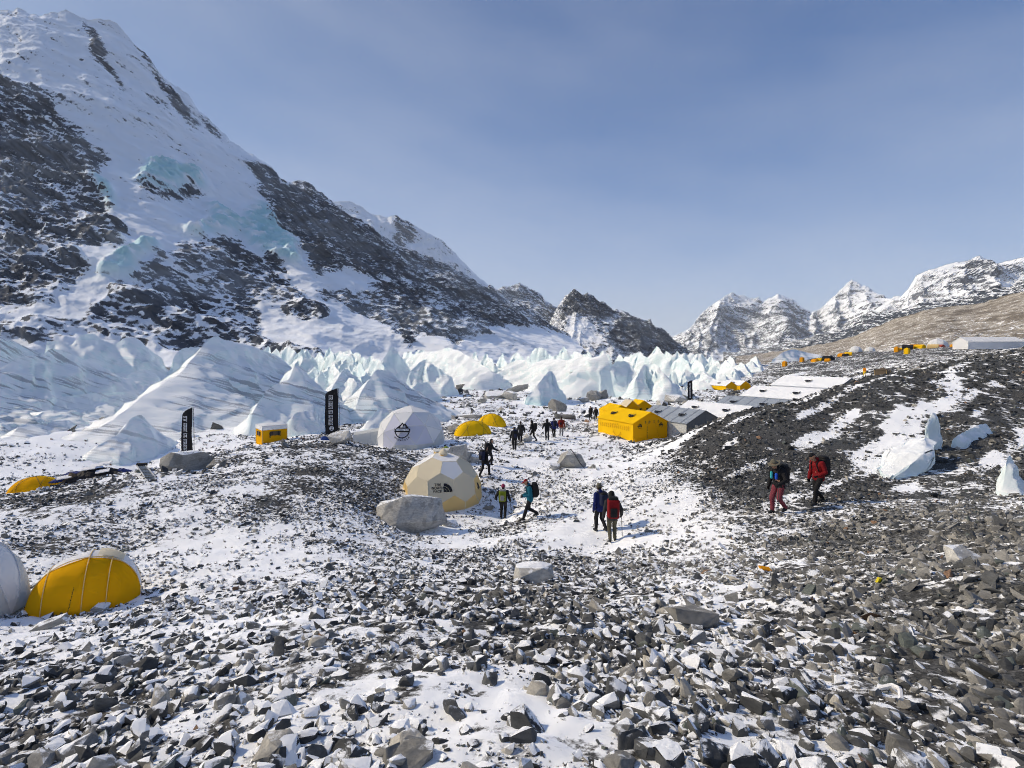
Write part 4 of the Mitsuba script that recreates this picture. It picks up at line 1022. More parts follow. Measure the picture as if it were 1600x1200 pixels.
t1 = arch_tent('half_dome_tent', 'yellow half dome tent with a white top sheet, nearest tent at the lower left', site(112, 10.8, .04) + [0, .35, 0], math.radians(30), .98, .80, 1.14, [(-90, -16, 'deep_yellow_fabric'), (-16, 38, 'white_fabric'), (38, 90, 'yellow_fabric')], 3, .045, 60, 60, 'tan_yellow_fabric', False, vent=(.18, .62, -13, 14, 'cream_fabric'), lean=.06)
put(t1 + '__guy_line', tube([site(122, 10.4) + [.0, -.10, .62], site(122, 10.4) + [.0, -.30, .02]], .006, 4), 'black_cloth')
arch_tent('large_dome_tent', 'large grey white dome tent cut off by the left edge of the picture', site(-68, 10.3, .05) + [-.25, 0, 0], math.radians(5), 1.25, 1.1, 1.55, [(-90, -12, 'pale_grey_fabric'), (-12, 30, 'white_fabric'), (30, 90, 'pale_grey_fabric')], 8, .05, 50, 50, 'light_seam', True)
arch_tent('small_dome_tent', 'small yellow dome tent behind the left mound near the pile of tarpaulins', site(57, 28.6, .05), math.radians(14), 1.25, .85, .88, [(-90, -5, 'deep_yellow_fabric'), (-5, 90, 'yellow_fabric')], 11, .04, pw=1.15, cp=1.0, seam='dark_seam')
arch_tent('small_dome_tent', 'front one of two yellow dome tents beside the trail', site(739, 47.5, .05), math.radians(20), 1.75, 1.1, 1.3, [(-90, -8, 'yellow_fabric'), (-8, 90, 'yellow_fabric')], 13, .05, pw=1.2, cp=1.05, seam='dark_seam')
arch_tent('small_dome_tent', 'rear one of two yellow dome tents beside the trail', site(768, 53.5, .05), math.radians(-20), 1.55, 1.1, 1.3, [(-90, 0, 'yellow_fabric'), (0, 90, 'yellow_fabric')], 15, .05, pw=1.2, cp=1.05, seam='dark_seam')

# the far camp on the right-hand slope
FAR = 'small tents of the far camp on the right slope'
for px, D, w, h, lab, m in [(1337, 200, 4.6, 3.0, 'left one of two white domes in the far camp', 'white_fabric'), (1359, 203, 4.0, 2.8, 'right one of two white domes in the far camp', 'white_fabric'), (1465, 200, 7.0, 4.4, 'biggest white dome of the far camp below the brown moraine', 'white_fabric')]:
    geodome('far_dome_tent', lab, site(px, D, .2), w / 2, 1.0, -.1, 'triangles', .3, lambda c: 'white_fabric', 'pale_grey_fabric', .05)
far = [(1277, 168, 1.9, 'orange_fabric', 'orange tent at the left end of the far orange cluster'), (1284, 170, 1.8, 'yellow_fabric', 'yellow tent inside the far orange cluster'), (1290, 171, 1.6, 'orange_fabric', 'orange tent touching the black far tent'), (1300, 169, 3.2, 'black_cloth', 'black tent at the right end of the far orange cluster'), (1297, 160, 1.7, 'orange_fabric', 'orange sheet tent just below the black far tent'),
       (1319, 188, 2.2, 'orange_fabric', 'orange tent left of the small dark one below the white domes'), (1325, 186, 1.9, 'black_cloth', 'small dark tent between two orange ones below the white domes'), (1331, 187, 2.6, 'yellow_fabric', 'yellow orange tent right of the small dark one below the white domes'),
       (1407, 200, 2.0, 'orange_fabric', 'leftmost orange tent of the upper far row'), (1414, 201, 2.0, 'yellow_fabric', 'second tent from the left of the upper far row'), (1421, 202, 1.8, 'yellow_fabric', 'third tent from the left of the upper far row'), (1436, 200, 3.6, 'orange_fabric', 'biggest orange tent of the upper far row'), (1427, 188, 3.8, 'black_cloth', 'wide black tent in front of the biggest orange one'), (1444, 187, 3.0, 'yellow_fabric', 'bright yellow tent right of the wide black one'),
       (1467, 180, 3.6, 'tan_yellow_fabric', 'pale orange tent below the biggest white dome'), (1474, 184, 2.6, 'brick_red_cloth', 'red sheeted tent behind the pale orange one'), (1500, 172, 2.8, 'orange_fabric', 'orange red tent at the left end of the long white tent')]
for i, (px, D, w, m, lab) in enumerate(far):
    gable_tent('far_tent', lab, site(px, D, .1), math.radians(20 + 40 * ((i * 7) % 5) / 5), w, w * .85, w * .28, w * .5, m, m, m, detail=False, over=.03)
for px, D, lab in [(1253, 195, 'orange toilet tent standing alone left of the far cluster'), (1226, 180, 'lowest orange toilet tent of the far slope'), (1401, 176, 'orange toilet tent below the upper far row'), (1417, 150, 'yellow toilet tent nearest below the upper far row')]:
    booth('far_booth_tent', lab, site(px, D, .1), math.radians(30), 1.15, 1.15, 1.6, 'orange_fabric' if 'orange' in lab else 'yellow_fabric', 'orange_fabric' if 'orange' in lab else 'yellow_fabric', .4, 0, 2, 0)
gable_tent('long_tent', 'long white tent lying across the right skyline of the dark hill', site(1600, 106, .2) + [-.3, 1.6, .2], math.radians(87), 4.0, 11.0, 1.35, 2.3, 'white_fabric', 'white_fabric', 'white_fabric', 0, 0, seed=77)


# ------------------------------------------------------------------ banners and camp gear
def banner(label, px, D, top, W, yaw, seed, lean=0.0):
    H = at(px, top, D)[2] - float(site(px, D)[2])
    k = thing('banner', label, 'banner')
    F = frame(site(px, D), yaw)
    nz_ = 30
    z = np.linspace(0.28, H, nz_)
    t = (z - z[0]) / (H - z[0])
    right = W / 2 + .06 * (1 - t) - .02
    left = -W / 2 + np.clip((t - .84) / .16, 0, 1) ** 2.2 * (W * .93)
    x = left[:, None] + (right - left)[:, None] * np.linspace(0, 1, 8)[None]
    y = .05 * np.sin(z * 2.1 + seed)[:, None] + .04 * np.sin(x * 6 + z[:, None] * 1.3)
    V = np.stack([x + lean * z[:, None], y, np.repeat(z[:, None], 8, 1)], -1).reshape(-1, 3)
    f = grid_faces(nz_, 8)
    V2 = V + [0, .012, 0]
    put(k + '__cloth', (F(np.vstack([V, V2])), np.vstack([f, f[:, ::-1] + len(V)])), 'black_cloth', True)
    put(k + '__pole', tube(F([(W / 2 + .09, .02, -.2), (W / 2 + .09 + lean * H * .5, .02, H * .5), (W / 2 + .05 + lean * H, .02, H * 1.0)]), .018, 6), 'dark_panel')
    # column of sideways lettering, too small to read: strokes
    r = random.Random(seed)
    word, zt = [], H * .86
    for cnt in (4, 6, 3, 8):
        for i in range(cnt):
            hgt = H * .026
            sx = W * .16
            kind = r.randrange(4)
            word += [sbox(-sx, zt - hgt * .3, sx, zt)]
            if kind != 0:
                word += [sbox(-sx, zt - hgt * .72, -sx + .05, zt)]
            if kind != 2:
                word += [sbox(sx - .05, zt - hgt * .72, sx, zt)]
            zt -= hgt * .98
        zt -= H * .022
    R = rotz(yaw)
    put(k + '__lettering', flat_pieces(word, F((-.03 + lean * H * .5, -.12, 0)), R @ [1, 0, 0], [lean * 0, 0, 1], .006), 'white_print')
    put(k + '__badge', flat_pieces([Point(0, 0).buffer(W * .17).difference(Point(0, 0).buffer(W * .12)), sbox(-W * .15, -.02, W * .15, .05)], F((0, -.12, H * .2)), R @ [1, 0, 0], [0, 0, 1], .006), 'white_print')
    return k


banner('black feather banner at left, standing behind the rounded boulder with a snow cap', 292, 31.0, 637, .62, .1, 1)
banner('black feather banner in the middle, standing behind the pale split boulder', 519, 37.5, 607, .94, .05, 2, -.02)
banner('distant black feather banner among the tents at right', 1078, 82, 594, .75, .1, 3)

p = site(284, 29.6)
k = thing('barrel', 'blue plastic barrel behind the rounded boulder, below the left banner', 'barrel')
put(k + '__drum', pose(trimesh.creation.revolve(np.array([[0, 0], [.25, 0], [.28, .08], [.28, .35], [.295, .4], [.28, .45], [.28, .72], [.25, .8], [0, .8]]), sections=24), 0, p - [0, 0, .1]), 'blue_plastic', 40)
put(k + '__lid', pose(trimesh.creation.cylinder(.24, .06, sections=24), 0, p + [0, 0, .73]), 'black_cloth', 40)
p = site(311, 31)
k = thing('bag', 'small black kit bag on the mound right of the left banner', 'bag')
put(k, rock_mesh(7, 40, 2.6, (.42, .3, .34), .2, .04), 'black_cloth', 30)
scene[k]['to_world'] = T().translate((p + [0, 0, .12]).tolist())
p = site(508, 36.4)
k = thing('bag', 'blue bag lying beside the pale split boulder', 'bag')
put(k, rock_mesh(9, 40, 2.6, (.62, .4, .34), .2, .05), 'blue_plastic', 30)
scene[k]['to_world'] = T().translate((p + [0, 0, .1]).tolist())
# pile of tarpaulins and foam boards
p = site(150, 28.8)
k = thing('tarpaulin_pile', 'pile of dark and blue tarpaulins with white foam boards on the left mound', 'tarpaulin pile')
Fp = frame(p, math.radians(17))


def drape(x0, x1, y0, y1, hgt, seed, mat, nm):
    X, Y = np.meshgrid(np.linspace(x0, x1, 34), np.linspace(y0, y1, 16), indexing='ij')
    u, v = (X - x0) / (x1 - x0), (Y - y0) / (y1 - y0)
    q = np.stack([X * 2.2, Y * 2.2, 0 * X], -1)
    Z = hgt * (np.sin(u * math.pi) * np.sin(v * math.pi)) ** .5 * (.55 + .8 * fb(q, 4, seed)) - .05
    X = X + (fb(q * 1.6, 3, seed + 3) - .5) * .35
    Y = Y + (fb(q * 1.6, 3, seed + 6) - .5) * .35
    V = np.stack([X, Y, Z], -1).reshape(-1, 3)
    f = grid_faces(34, 16)
    put(k + '__' + nm, (Fp(np.vstack([V, V - [0, 0, .03]])), np.vstack([f, f[:, ::-1] + len(V)])), mat, False)


drape(-1.2, 1.5, -.65, .7, .60, 1, 'black_cloth', 'dark_tarpaulin')
drape(-1.9, -.2, -.5, .5, .42, 2, 'navy_cloth', 'blue_tarpaulin')
drape(-.9, .3, .1, .9, .72, 3, 'pale_blue_cloth', 'blue_sheet')
drape(.7, 1.75, -.2, .6, .45, 4, 'navy_cloth', 'blue_tarpaulin')
drape(-1.3, -.5, -.55, -.1, .40, 5, 'brown_cloth', 'brown_sheet')
for x, y, z, a in [(-.25, -.2, .56, .1), (.02, .06, .66, .0), (.32, .26, .72, -.1), (.45, -.35, .40, .2), (-1.25, -.5, .2, .3)]:
    b_ = trimesh.creation.box((.62, .34, .05))
    b_.apply_transform(trimesh.transformations.euler_matrix(.25, -.12, a))
    b_.apply_translation([x, y, z])
    put(k + '__foam_board', trimesh.Trimesh(Fp(b_.vertices), b_.faces, process=False), 'white_foam')
# ladder lying on the slope
a, b = site(214, 27.2) + [0, 0, .30], site(226, 24.6) + [0, 0, .12]
k = thing('metal_ladder', 'short metal ladder with a dark backing sheet lying on the snowy slope', 'ladder')
w = np.array([.42, .05, 0])
for s in (0, 1):
    put(k + '__rail', tube([a + w * s, b + w * s * 1.1], .03, 6), 'dull_metal')
put(k + '__rungs', cat([tube([a + (b - a) * t, a + (b - a) * t + w], .018, 5) for t in np.linspace(.08, .95, 8)]), 'dull_metal')
put(k + '__backing_sheet', slab([a - [0, 0, .05], b - [0, 0, .05], b + w - [0, 0, .05], a + w - [0, 0, .05]], .01), 'dark_panel')
put(k + '__top_roll', tube([a + [-.03, .05, .03], a + w + [.03, .05, .03]], .09, 12), 'black_cloth')
# crate under a tarp behind the cream dome
p = site(693, 34.4)
k = thing('storage_box', 'grey topped storage box with yellow sides between the two geodesic domes', 'box')
put(k + '__box', box(*(p + [0, 0, .25]), 1.15, .8, .62, .4), 'tan_yellow_fabric')
put(k + '__cover', box(*(p + [0, 0, .60]), 1.25, .9, .09, .4), 'pale_grey_fabric')
p = site(697, 36.4)
k = thing('bag', 'small green bag on the rocks behind the storage box', 'bag')
put(k, rock_mesh(19, 30, 2.4, (.42, .3, .28), .2, .05), 'moss_cloth', 30)
scene[k]['to_world'] = T().translate((p + [0, 0, .35]).tolist())
principled('moss_cloth', (0.10, 0.16, 0.02), 0.8)
principled('litter_yellow', (0.75, 0.62, 0.02), 0.5)
# litter among the stones
for nm, lab, px, D, dims, m, yw in [('wrapper', 'scrap of bright yellow wrapper among the right foreground stones', 1373, 6.3, (.05, .03, .07), 'litter_yellow', .3), ('board', 'small orange board lying on the stones in the right middle ground', 1195, 10.0, (.22, .10, .03), 'orange_fabric', .1), ('strap', 'curled pale strap among the near right stones', 1408, 3.05, (.06, .10, .012), 'white_foam', .6)]:
    p = site(px, D)
    k = thing(nm, lab, nm)
    if nm == 'strap':
        put(k, tube([p + [.0, 0, .07], p + [.03, .05, .10], p + [.02, .10, .09], p + [-.04, .12, .06]], .014, 6), m)
    else:
        q_ = trimesh.creation.box(dims)
        q_.apply_transform(trimesh.transformations.euler_matrix(.3, .2, yw))
        q_.apply_translation(p + [0, 0, .07])
        put(k, q_.subdivide(), m)


# ------------------------------------------------------------------ loose stones of the moraine
def hulls(seed, count, n, lo, hi, slab_):
    r = np.random.default_rng(seed)
    out = []
    for i in range(count):
        d = r.normal(size=(n, 3))
        d /= (np.abs(d) ** 3.2).sum(1, keepdims=True) ** (1 / 3.2)
        d *= r.uniform(.75, 1, (n, 1))
        m = trimesh.convex.convex_hull(d * .5)
        m.apply_scale(np.array([1.0, r.uniform(lo, hi), r.uniform(*slab_)]) / m.extents)
        m.apply_translation(-m.bounds.mean(0))
        out.append((np.asarray(m.vertices), np.asarray(m.faces)))
    return out


RNG = np.random.default_rng(77)
def rounded(hs, seed):
    out = []
    for i, (v, f) in enumerate(hs):
        m = trimesh.Trimesh(v, f).subdivide()
        e = fb(m.vertices * 4.5 + seed + i, 3, i) - .5
        m = trimesh.Trimesh(m.vertices + m.vertex_normals * (e * .13)[:, None], m.faces)
        trimesh.smoothing.filter_laplacian(m, lamb=.32, iterations=1)
        out.append((np.asarray(m.vertices), np.asarray(m.faces)))
    return out


small_h, mid_h = hulls(1, 24, 9, .6, .95, (.4, .9)), rounded(hulls(2, 24, 15, .55, .95, (.42, .9)), 3)
ZONES = [(1.25, 5.0, 15000, .016, .45, small_h), (1.3, 6.5, 4600, .078, .42, mid_h), (5.5, 14.0, 21000, .058, .56, small_h), (14.0, 30.0, 38000, .076, .48, small_h), (30.0, 62.0, 26000, .145, .42, small_h), (62.0, 130.0, 7000, .45, .45, small_h)]
batch, near = [], []
half = math.radians(50)
keep = np.array(KEEP_OUT)
for r0, r1, cnt, med, sg, shapes in ZONES:
    got = 0
    n = cnt * 2
    rad = np.sqrt(RNG.uniform(r0 ** 2, r1 ** 2, n)) if r1 > 10 else r0 * (r1 / r0) ** (RNG.uniform(0, 1, n) ** .72)
    ang = RNG.uniform(-half, half, n)
    x, y = rad * np.sin(ang), rad * np.cos(ang)
    sn = snow_at(x, y)
    q = np.stack([x, y, 0 * x], -1)
    cl = fb(q / (1.1 if r1 < 20 else 2.4), 3, 71) * .6 + fb(q / (.35 if r1 < 20 else .8), 2, 72) * .4
    p = np.clip(.98 - sn * 1.02 + (cl - .5) * 2.6, .03, 1)
    p[(keep[None, :, 2] > np.hypot(x[:, None] - keep[None, :, 0], y[:, None] - keep[None, :, 1])).any(1)] = 0
    ok = np.nonzero(RNG.uniform(0, 1, n) < p)[0][:cnt]
    x, y, sn, rad = x[ok], y[ok], sn[ok], rad[ok]
    size = np.clip(med * np.exp(RNG.normal(0, sg, len(ok))), med * .45, med * (2.4 if r1 < 7 else 3.6))
    z = ground(x, y)
    right = sstep(1.0, 5.0, x) * (1 - sstep(16, 26, y))
    tone = np.clip(RNG.beta(1.5, 2.1, len(ok)) + right * RNG.uniform(.08, .42, len(ok)), 0, .97)
    hill = sstep(6.5, 10, x) * sstep(15, 19, y) * (1 - sstep(44, 50, y))
    tone = tone * (1 - .45 * hill)
    odd = RNG.uniform(0, 1, len(ok))
    tone = np.where(odd < .004, .99, np.where(odd < .035, .96, np.where(odd < .10, .90, np.minimum(tone, .83))))
    dust = np.clip((sn - .10) * 1.8, 0, 1) * RNG.uniform(.45, 1.5, len(ok)) - right * .15 - hill * .2
    big = size / rad
    for i in range(len(ok)):
        (near if big[i] > .021 and rad[i] < 12 else batch).append((x[i], y[i], z[i], size[i], tone[i], dust[i], rad[i], shapes, big[i]))
near.sort(key=lambda t: -t[8])
batch += near[300:]
near = near[:300]


def rot_random(r, tilt):
    a, b, c = r.uniform(-tilt, tilt), r.uniform(-tilt, tilt), r.uniform(-math.pi, math.pi)
    return trimesh.transformations.euler_matrix(a, b, c)[:3, :3]


# everything past the three hundred largest: one mass of rubble
groups = {}
for t in batch:
    groups.setdefault((id(t[7]), RNG.integers(24)), []).append(t)
VS, FS, US, at_ = [], [], [], 0
for (gid, k_), ts in groups.items():
    hv, hf = ts[0][7][k_]
    a = np.array([t[:7] for t in ts])
    m = len(ts)
    yaw = np.where(a[:, 0] < .5, RNG.normal(-.5, .8, m), RNG.uniform(-3.14, 3.14, m))
    tx, ty = RNG.normal(0, .28, m), RNG.normal(0, .28, m)
    c, s = np.cos(yaw), np.sin(yaw)
    V = hv[None] * a[:, 3][:, None, None]
    V = np.stack([V[..., 0], V[..., 1], V[..., 2] + V[..., 0] * tx[:, None] + V[..., 1] * ty[:, None]], -1)
    V = np.stack([V[..., 0] * c[:, None] - V[..., 1] * s[:, None], V[..., 0] * s[:, None] + V[..., 1] * c[:, None], V[..., 2]], -1)
    V = V + np.stack([a[:, 0], a[:, 1], a[:, 2] + a[:, 3] * RNG.uniform(.0, .16, m)], -1)[:, None]
    F = hf[None] + (np.arange(m) * len(hv))[:, None, None] + at_
    VS.append(V.reshape(-1, 3))
    FS.append(F.reshape(-1, 3))
    US.append(np.repeat(a[:, 4:6], len(hv), 0))
    at_ += m * len(hv)
scene['ground__rubble'] = mikit.ply((np.vstack(VS), np.vstack(FS)), 'rock_material', uv=np.vstack(US))
labels['ground__rubble'] = {'kind': 'stuff', 'label': 'loose dark and grey stones of the moraine dusted with snow'}

# the three hundred largest stones, each a piece of the ground
protos = []
for s in range(10):
    m = rock_mesh(500 + s, 18, 3.6, (1, RNG.uniform(.55, .95), RNG.uniform(.38, .75)), .11, .13)
    for tone, dust in [(.12, .25), (.30, .65), (.45, .1), (.66, .45), (.88, .3), (.05, .8)]:
        protos.append(((tone, dust), mikit.ply(m, 'rock_material', uv=np.tile([tone + .03 * (s % 3), dust], (len(m.vertices), 1)))))
rust = [mikit.ply(rock_mesh(600 + s, 14, 3.4, (1, .75, .6), .2, .08), 'rock_material', uv=np.tile([.99, .1], (len(rock_mesh(600 + s, 14, 3.4, (1, .75, .6), .2, .08).vertices), 1))) for s in range(2)]
for i, t in enumerate(near):
    d = [abs(p_[0][0] - t[4]) + abs(p_[0][1] - t[5]) * .5 + RNG.uniform(0, .12) for p_ in protos]
    src = rust[i % 2] if t[4] > .98 else protos[int(np.argmin(d))][1]
    R = np.eye(4)
    R[:3, :3] = rot_random(RNG, .42) * t[3] * 1.12
    R[:3, 3] = [t[0], t[1], t[2] + t[3] * .10]
    scene['ground__stone' + (f'_{i:03d}' if i else '')] = {**src, 'to_world': T(R.tolist())}


# ------------------------------------------------------------------ people
CLOTH = {'black': (.012, .012, .014), 'charcoal': (.03, .032, .034), 'teal': (.006, .10, .15), 'red': (.18, .006, .009), 'blue': (.007, .014, .10), 'maroon': (.19, .04, .055), 'pink': (.25, .03, .08), 'khaki': (.13, .12, .09), 'lime': (.14, .18, .012),
         'grey': (.22, .22, .22), 'navy': (.015, .02, .05), 'orange': (.60, .20, .01), 'yellow': (.80, .55, .02), 'rust': (.20, .03, .012), 'pale': (.55, .50, .40), 'cyan': (.05, .40, .42), 'royal': (.02, .09, .55), 'white': (.75, .75, .75), 'olive': (.09, .085, .06)}
for n_, c_ in CLOTH.items():
    principled(n_ + '_clothing', c_, .75, .2)
principled('skin', (.36, .20, .13), .55)
principled('hair', (.02, .014, .01), .6)


def hullset(parts):
    """Bones [(p, r), (q, s), ...] -> one manifold: each bone the hull of its balls."""
    ms = []
    for bone in parts:
        ms.append(m3.Manifold.batch_hull([m3.Manifold.sphere(r, 12).translate(tuple(map(float, p))) for p, r in bone]))
    return m3.Manifold.batch_boolean(ms, m3.OpType.Add)


def skinned(parts, fine, rounds=6):
    m = hullset(parts)
    if fine:
        m = m.refine_to_length(fine)
    mm = m.to_mesh()
    t = trimesh.Trimesh(mm.vert_properties[:, :3], mm.tri_verts, process=True)
    if fine and rounds:
        trimesh.smoothing.filter_taubin(t, lamb=.5, nu=.53, iterations=rounds)
    return t


def two_bone(a, c, l1, l2, pole):
    a, c, pole = np.asarray(a, float), np.asarray(c, float), np.asarray(pole, float)
    d = c - a
    L = min(np.linalg.norm(d), (l1 + l2) * .999)
    u = d / np.linalg.norm(d)
    x = (l1 * l1 - l2 * l2 + L * L) / (2 * L)
    h = math.sqrt(max(l1 * l1 - x * x, 0))
    p = pole - u * (pole @ u)
    p /= np.linalg.norm(p)
    return a + u * x + p * h, a + u * L


def person(label, px, D, yaw, height=1.74, stride=.22, lean=.10, jacket='black', trousers='black', hat=('beanie', 'black'), pack=None, pack_size=1.0, pole=None, arms=((.30, .15, .86), (.30, -.10, .86)), head_down=.1, boots='charcoal', fine=.035, gloves=True, extras=(), group=None, waist=None, lower=0.0, lead=1, z=None):
    """A walking figure; local y is where it faces. arms: (x out, y forward, z) of the left and the right wrist."""
    k = thing('person', label, 'person', group)
    s = height / 1.74
    p0 = site(px, D, .02 + lower)
    R = rotz(yaw)
    F = lambda v: (np.asarray(v, float) * s) @ R.T + p0
    A = np.array
    hip, chest, neck = A([0, 0, .93]), A([0, lean * .55, 1.30]), A([0, lean * .9, 1.47])
    head = A([0, lean * 1.1 + .02 + head_down * .25, 1.62 - head_down * .10])
    fx = {-1: stride * (1 if lead < 0 else -1), 1: stride * (1 if lead > 0 else -1)}
    leg, trs, bts = [], [], []
    gz = {}
    for sx in (-1, 1):
        w = F([sx * .10, fx[sx], 0])
        gz[sx] = np.clip((float(ground(w[0], w[1])) - p0[2]) / s, -.12, .16)
    drop = min(gz.values()) * .5
    for sx in (-1, 1):
        heel = .0 if fx[sx] >= 0 or stride < .05 else .05
        ank = A([sx * .10, fx[sx], .085 + heel + gz[sx]])
        hj = A([sx * .095, 0, .90 + drop])
        kn, ank = two_bone(hj, ank, .435, .43, (0.0, 1, .15))
        leg += [[(hj, .085), (kn, .055)], [(kn, .055), (ank, .04)]]
        trs += [[(hj + [0, 0, .02], .108), (kn, .075)], [(kn, .075), ((kn + ank) / 2 + [0, -.015, 0], .07), (ank + [0, 0, .02], .062)]]
        bts.append([[(ank, .056), (ank + [0, -.05, -.045], .042)], [(ank + [0, -.05, -.045], .042), (ank + [sx * .01, .14, -.05 - heel * .6], .04)], [(ank, .05), (ank + [sx * .01, .13, -.05 - heel * .6], .038)]])
    hip = hip + [0, 0, drop]
    trs += [[(hip + [-.08, 0, .0], .115), (hip + [.08, 0, .0], .115), (hip + [0, 0, .1], .12)]]
    torso = [[(hip + [-.06, 0, 0], .10), (hip + [.06, 0, 0], .10), (chest + [-.09, 0, 0], .105), (chest + [.09, 0, 0], .105)], [(chest, .10), (neck + [0, -.01, -.05], .07)], [(neck + [0, -.01, -.04], .055), (head + [0, -.02, -.06], .052)]]
    jak = [[(hip + [-.085, 0, -.06], .125), (hip + [.085, 0, -.06], .125), (hip + [-.07, 0, .12], .125), (hip + [.07, 0, .12], .125)], [(hip + [-.07, 0, .12], .125), (hip + [.07, 0, .12], .125), (chest + [-.11, 0, .02], .13), (chest + [.11, 0, .02], .13)], [(chest + [-.13, 0, .06], .10), (chest + [.13, 0, .06], .10), (neck + [0, -.01, -.03], .085)], [(neck + [0, -.02, -.03], .082), (neck + [0, -.01, .03], .075)]]
    arm, wr = [], {}
    for i, sx in enumerate((-1, 1)):
        sh = chest + [sx * .19, 0, .09]
        ox, oy, oz = arms[i]
        wt = A([sx * ox, oy + lean * .5, oz])
        el, wt = two_bone(sh, wt, .30, .27, (sx * .5, -1, -.3))
        wr[sx] = (el, wt)
        arm += [[(sh, .055), (el, .045)], [(el, .045), (wt, .032)]]
        jak += [[(sh, .088), (el, .068)], [(el, .068), (wt, .055)]]
    # head with brow, nose, chin and ears
    fwd = A([0, math.cos(head_down * 1.2), -math.sin(head_down * 1.2)])
    up = A([0, math.sin(head_down * 1.2), math.cos(head_down * 1.2)])
    hp = lambda x, y, zz: head + A([x, 0, 0]) + fwd * y + up * zz
    headp = [[(hp(-.02, -.02, .03), .085), (hp(.02, -.02, .03), .085), (hp(0, .02, -.02), .075)], [(hp(0, .02, -.02), .07), (hp(0, .045, -.085), .038)], [(hp(0, .088, .018), .012), (hp(0, .108, -.02), .014), (hp(0, .09, -.03), .013)], [(hp(-.09, -.01, .0), .018), (hp(-.09, -.015, .025), .016)], [(hp(.09, -.01, .0), .018), (hp(.09, -.015, .025), .016)]]
    hands = {}
    for sx in (-1, 1):
        el, wt = wr[sx]
        d = (wt - el) / np.linalg.norm(wt - el)
        side = A([sx * .3, 1.0, 0.0])
        side -= d * (side @ d)
        side /= np.linalg.norm(side)                       # thumb side, forward
        pal = np.cross(d, side) * sx
        if pal @ A([-sx, 0, 0]) < 0:
            pal = -pal
        c0 = wt + d * .02
        hs = [[(c0, .027), (c0 + d * .06 + side * .026, .018), (c0 + d * .06 - side * .026, .017)]]
        for j in range(4):
            o = side * (.032 - .021 * j)
            l = (.034, .039, .036, .028)[j]
            a_ = c0 + d * .068 + o
            b_ = a_ + d * l * .85 + pal * l * .45
            e_ = b_ + d * l * .3 + pal * l * .8
            hs += [[(a_, .0095), (b_, .0088)], [(b_, .0088), (e_, .0078)]]
        th = c0 + side * .028 + d * .012
        t2 = th + side * .022 + d * .030 + pal * .012
        hs += [[(th, .012), (t2, .0105)], [(t2, .0105), (t2 + d * .026 + pal * .012, .009)]]
        hands[sx] = hs
    sk = torso + leg + arm + headp
    if fine <= .035:
        for sx in (-1, 1):
            sk += hands[sx]
    def out(nm, mesh, mat):
        mesh = trimesh.Trimesh(F(mesh.vertices), mesh.faces, process=False)
        return put(k + '__' + nm, mesh, mat, True)
    out('body', skinned(sk, fine * .6 if fine <= .035 else fine, 3), 'skin')
    jm = skinned(jak, fine)
    if fine <= .04:
        e = (fb(np.asarray(jm.vertices) * [9, 9, 14], 3, int(px)) - .5) * .028
        jm = trimesh.Trimesh(jm.vertices + jm.vertex_normals * e[:, None], jm.faces, process=False)
    out('jacket', jm, jacket + '_clothing')
    tm = skinned(trs, fine)
    if fine <= .04:
        e = (fb(np.asarray(tm.vertices) * [10, 10, 12], 3, int(px) + 3) - .5) * .026
        tm = trimesh.Trimesh(tm.vertices + tm.vertex_normals * e[:, None], tm.faces, process=False)
    out('trousers', tm, trousers + '_clothing')
    for b in bts:
        out('boot', skinned(b, 0), boots + '_clothing')
    if gloves and fine <= .035:
        for sx in (-1, 1):
            out('glove', skinned([[(p, r + .006) for p, r in b] for b in hands[sx]], .012, 2), 'black_clothing')
    # hat
    kind, col = hat
    if kind == 'beanie':
        out('hat', skinned([[(hp(0, -.025, .055), .094), (hp(0, -.035, .02), .095), (hp(0, .0, .075), .08)]], fine), col + '_clothing')
    elif kind == 'brim':
        out('hat', cat([skinned([[(hp(-.02, -.02, .06), .088), (hp(.02, -.02, .06), .088), (hp(0, -.02, .10), .075)]], fine),
                        skinned([[(hp(.17 * math.cos(a), -.02 + .19 * math.sin(a), .035 - .02 * abs(math.cos(a))), .009) for a in np.linspace(0, 6.28, 15)]], 0)]), col + '_clothing')
    elif kind == 'cap':
        out('hat', cat([skinned([[(hp(0, -.02, .055), .094), (hp(0, -.02, .03), .094)]], fine), skinned([[(hp(-.06, .07, .055), .012), (hp(.06, .07, .055), .012), (hp(-.045, .17, .03), .01), (hp(.045, .17, .03), .01)]], 0)]), col + '_clothing')
    elif kind == 'hood':
        out('hood', skinned([[(hp(0, -.035, .05), .108), (hp(0, -.045, -.04), .105), (hp(0, .0, .06), .095)], [(hp(0, -.05, -.05), .10), (neck + [0, -.03, 0], .09)]], fine), col + '_clothing')
    if fine <= .035:
        out('hair', skinned([[(hp(-.03, -.05, -.01), .06), (hp(.03, -.05, -.01), .06), (hp(0, -.06, -.05), .045)]], fine), 'hair')
        for sx in (-1, 1):
            out('eye', trimesh.creation.icosphere(1, .009).apply_translation(hp(sx * .032, .083, .022)), 'black_clothing')
        out('mouth', skinned([[(hp(-.02, .078, -.062), .005), (hp(.02, .078, -.062), .005)]], 0), 'rust_clothing')
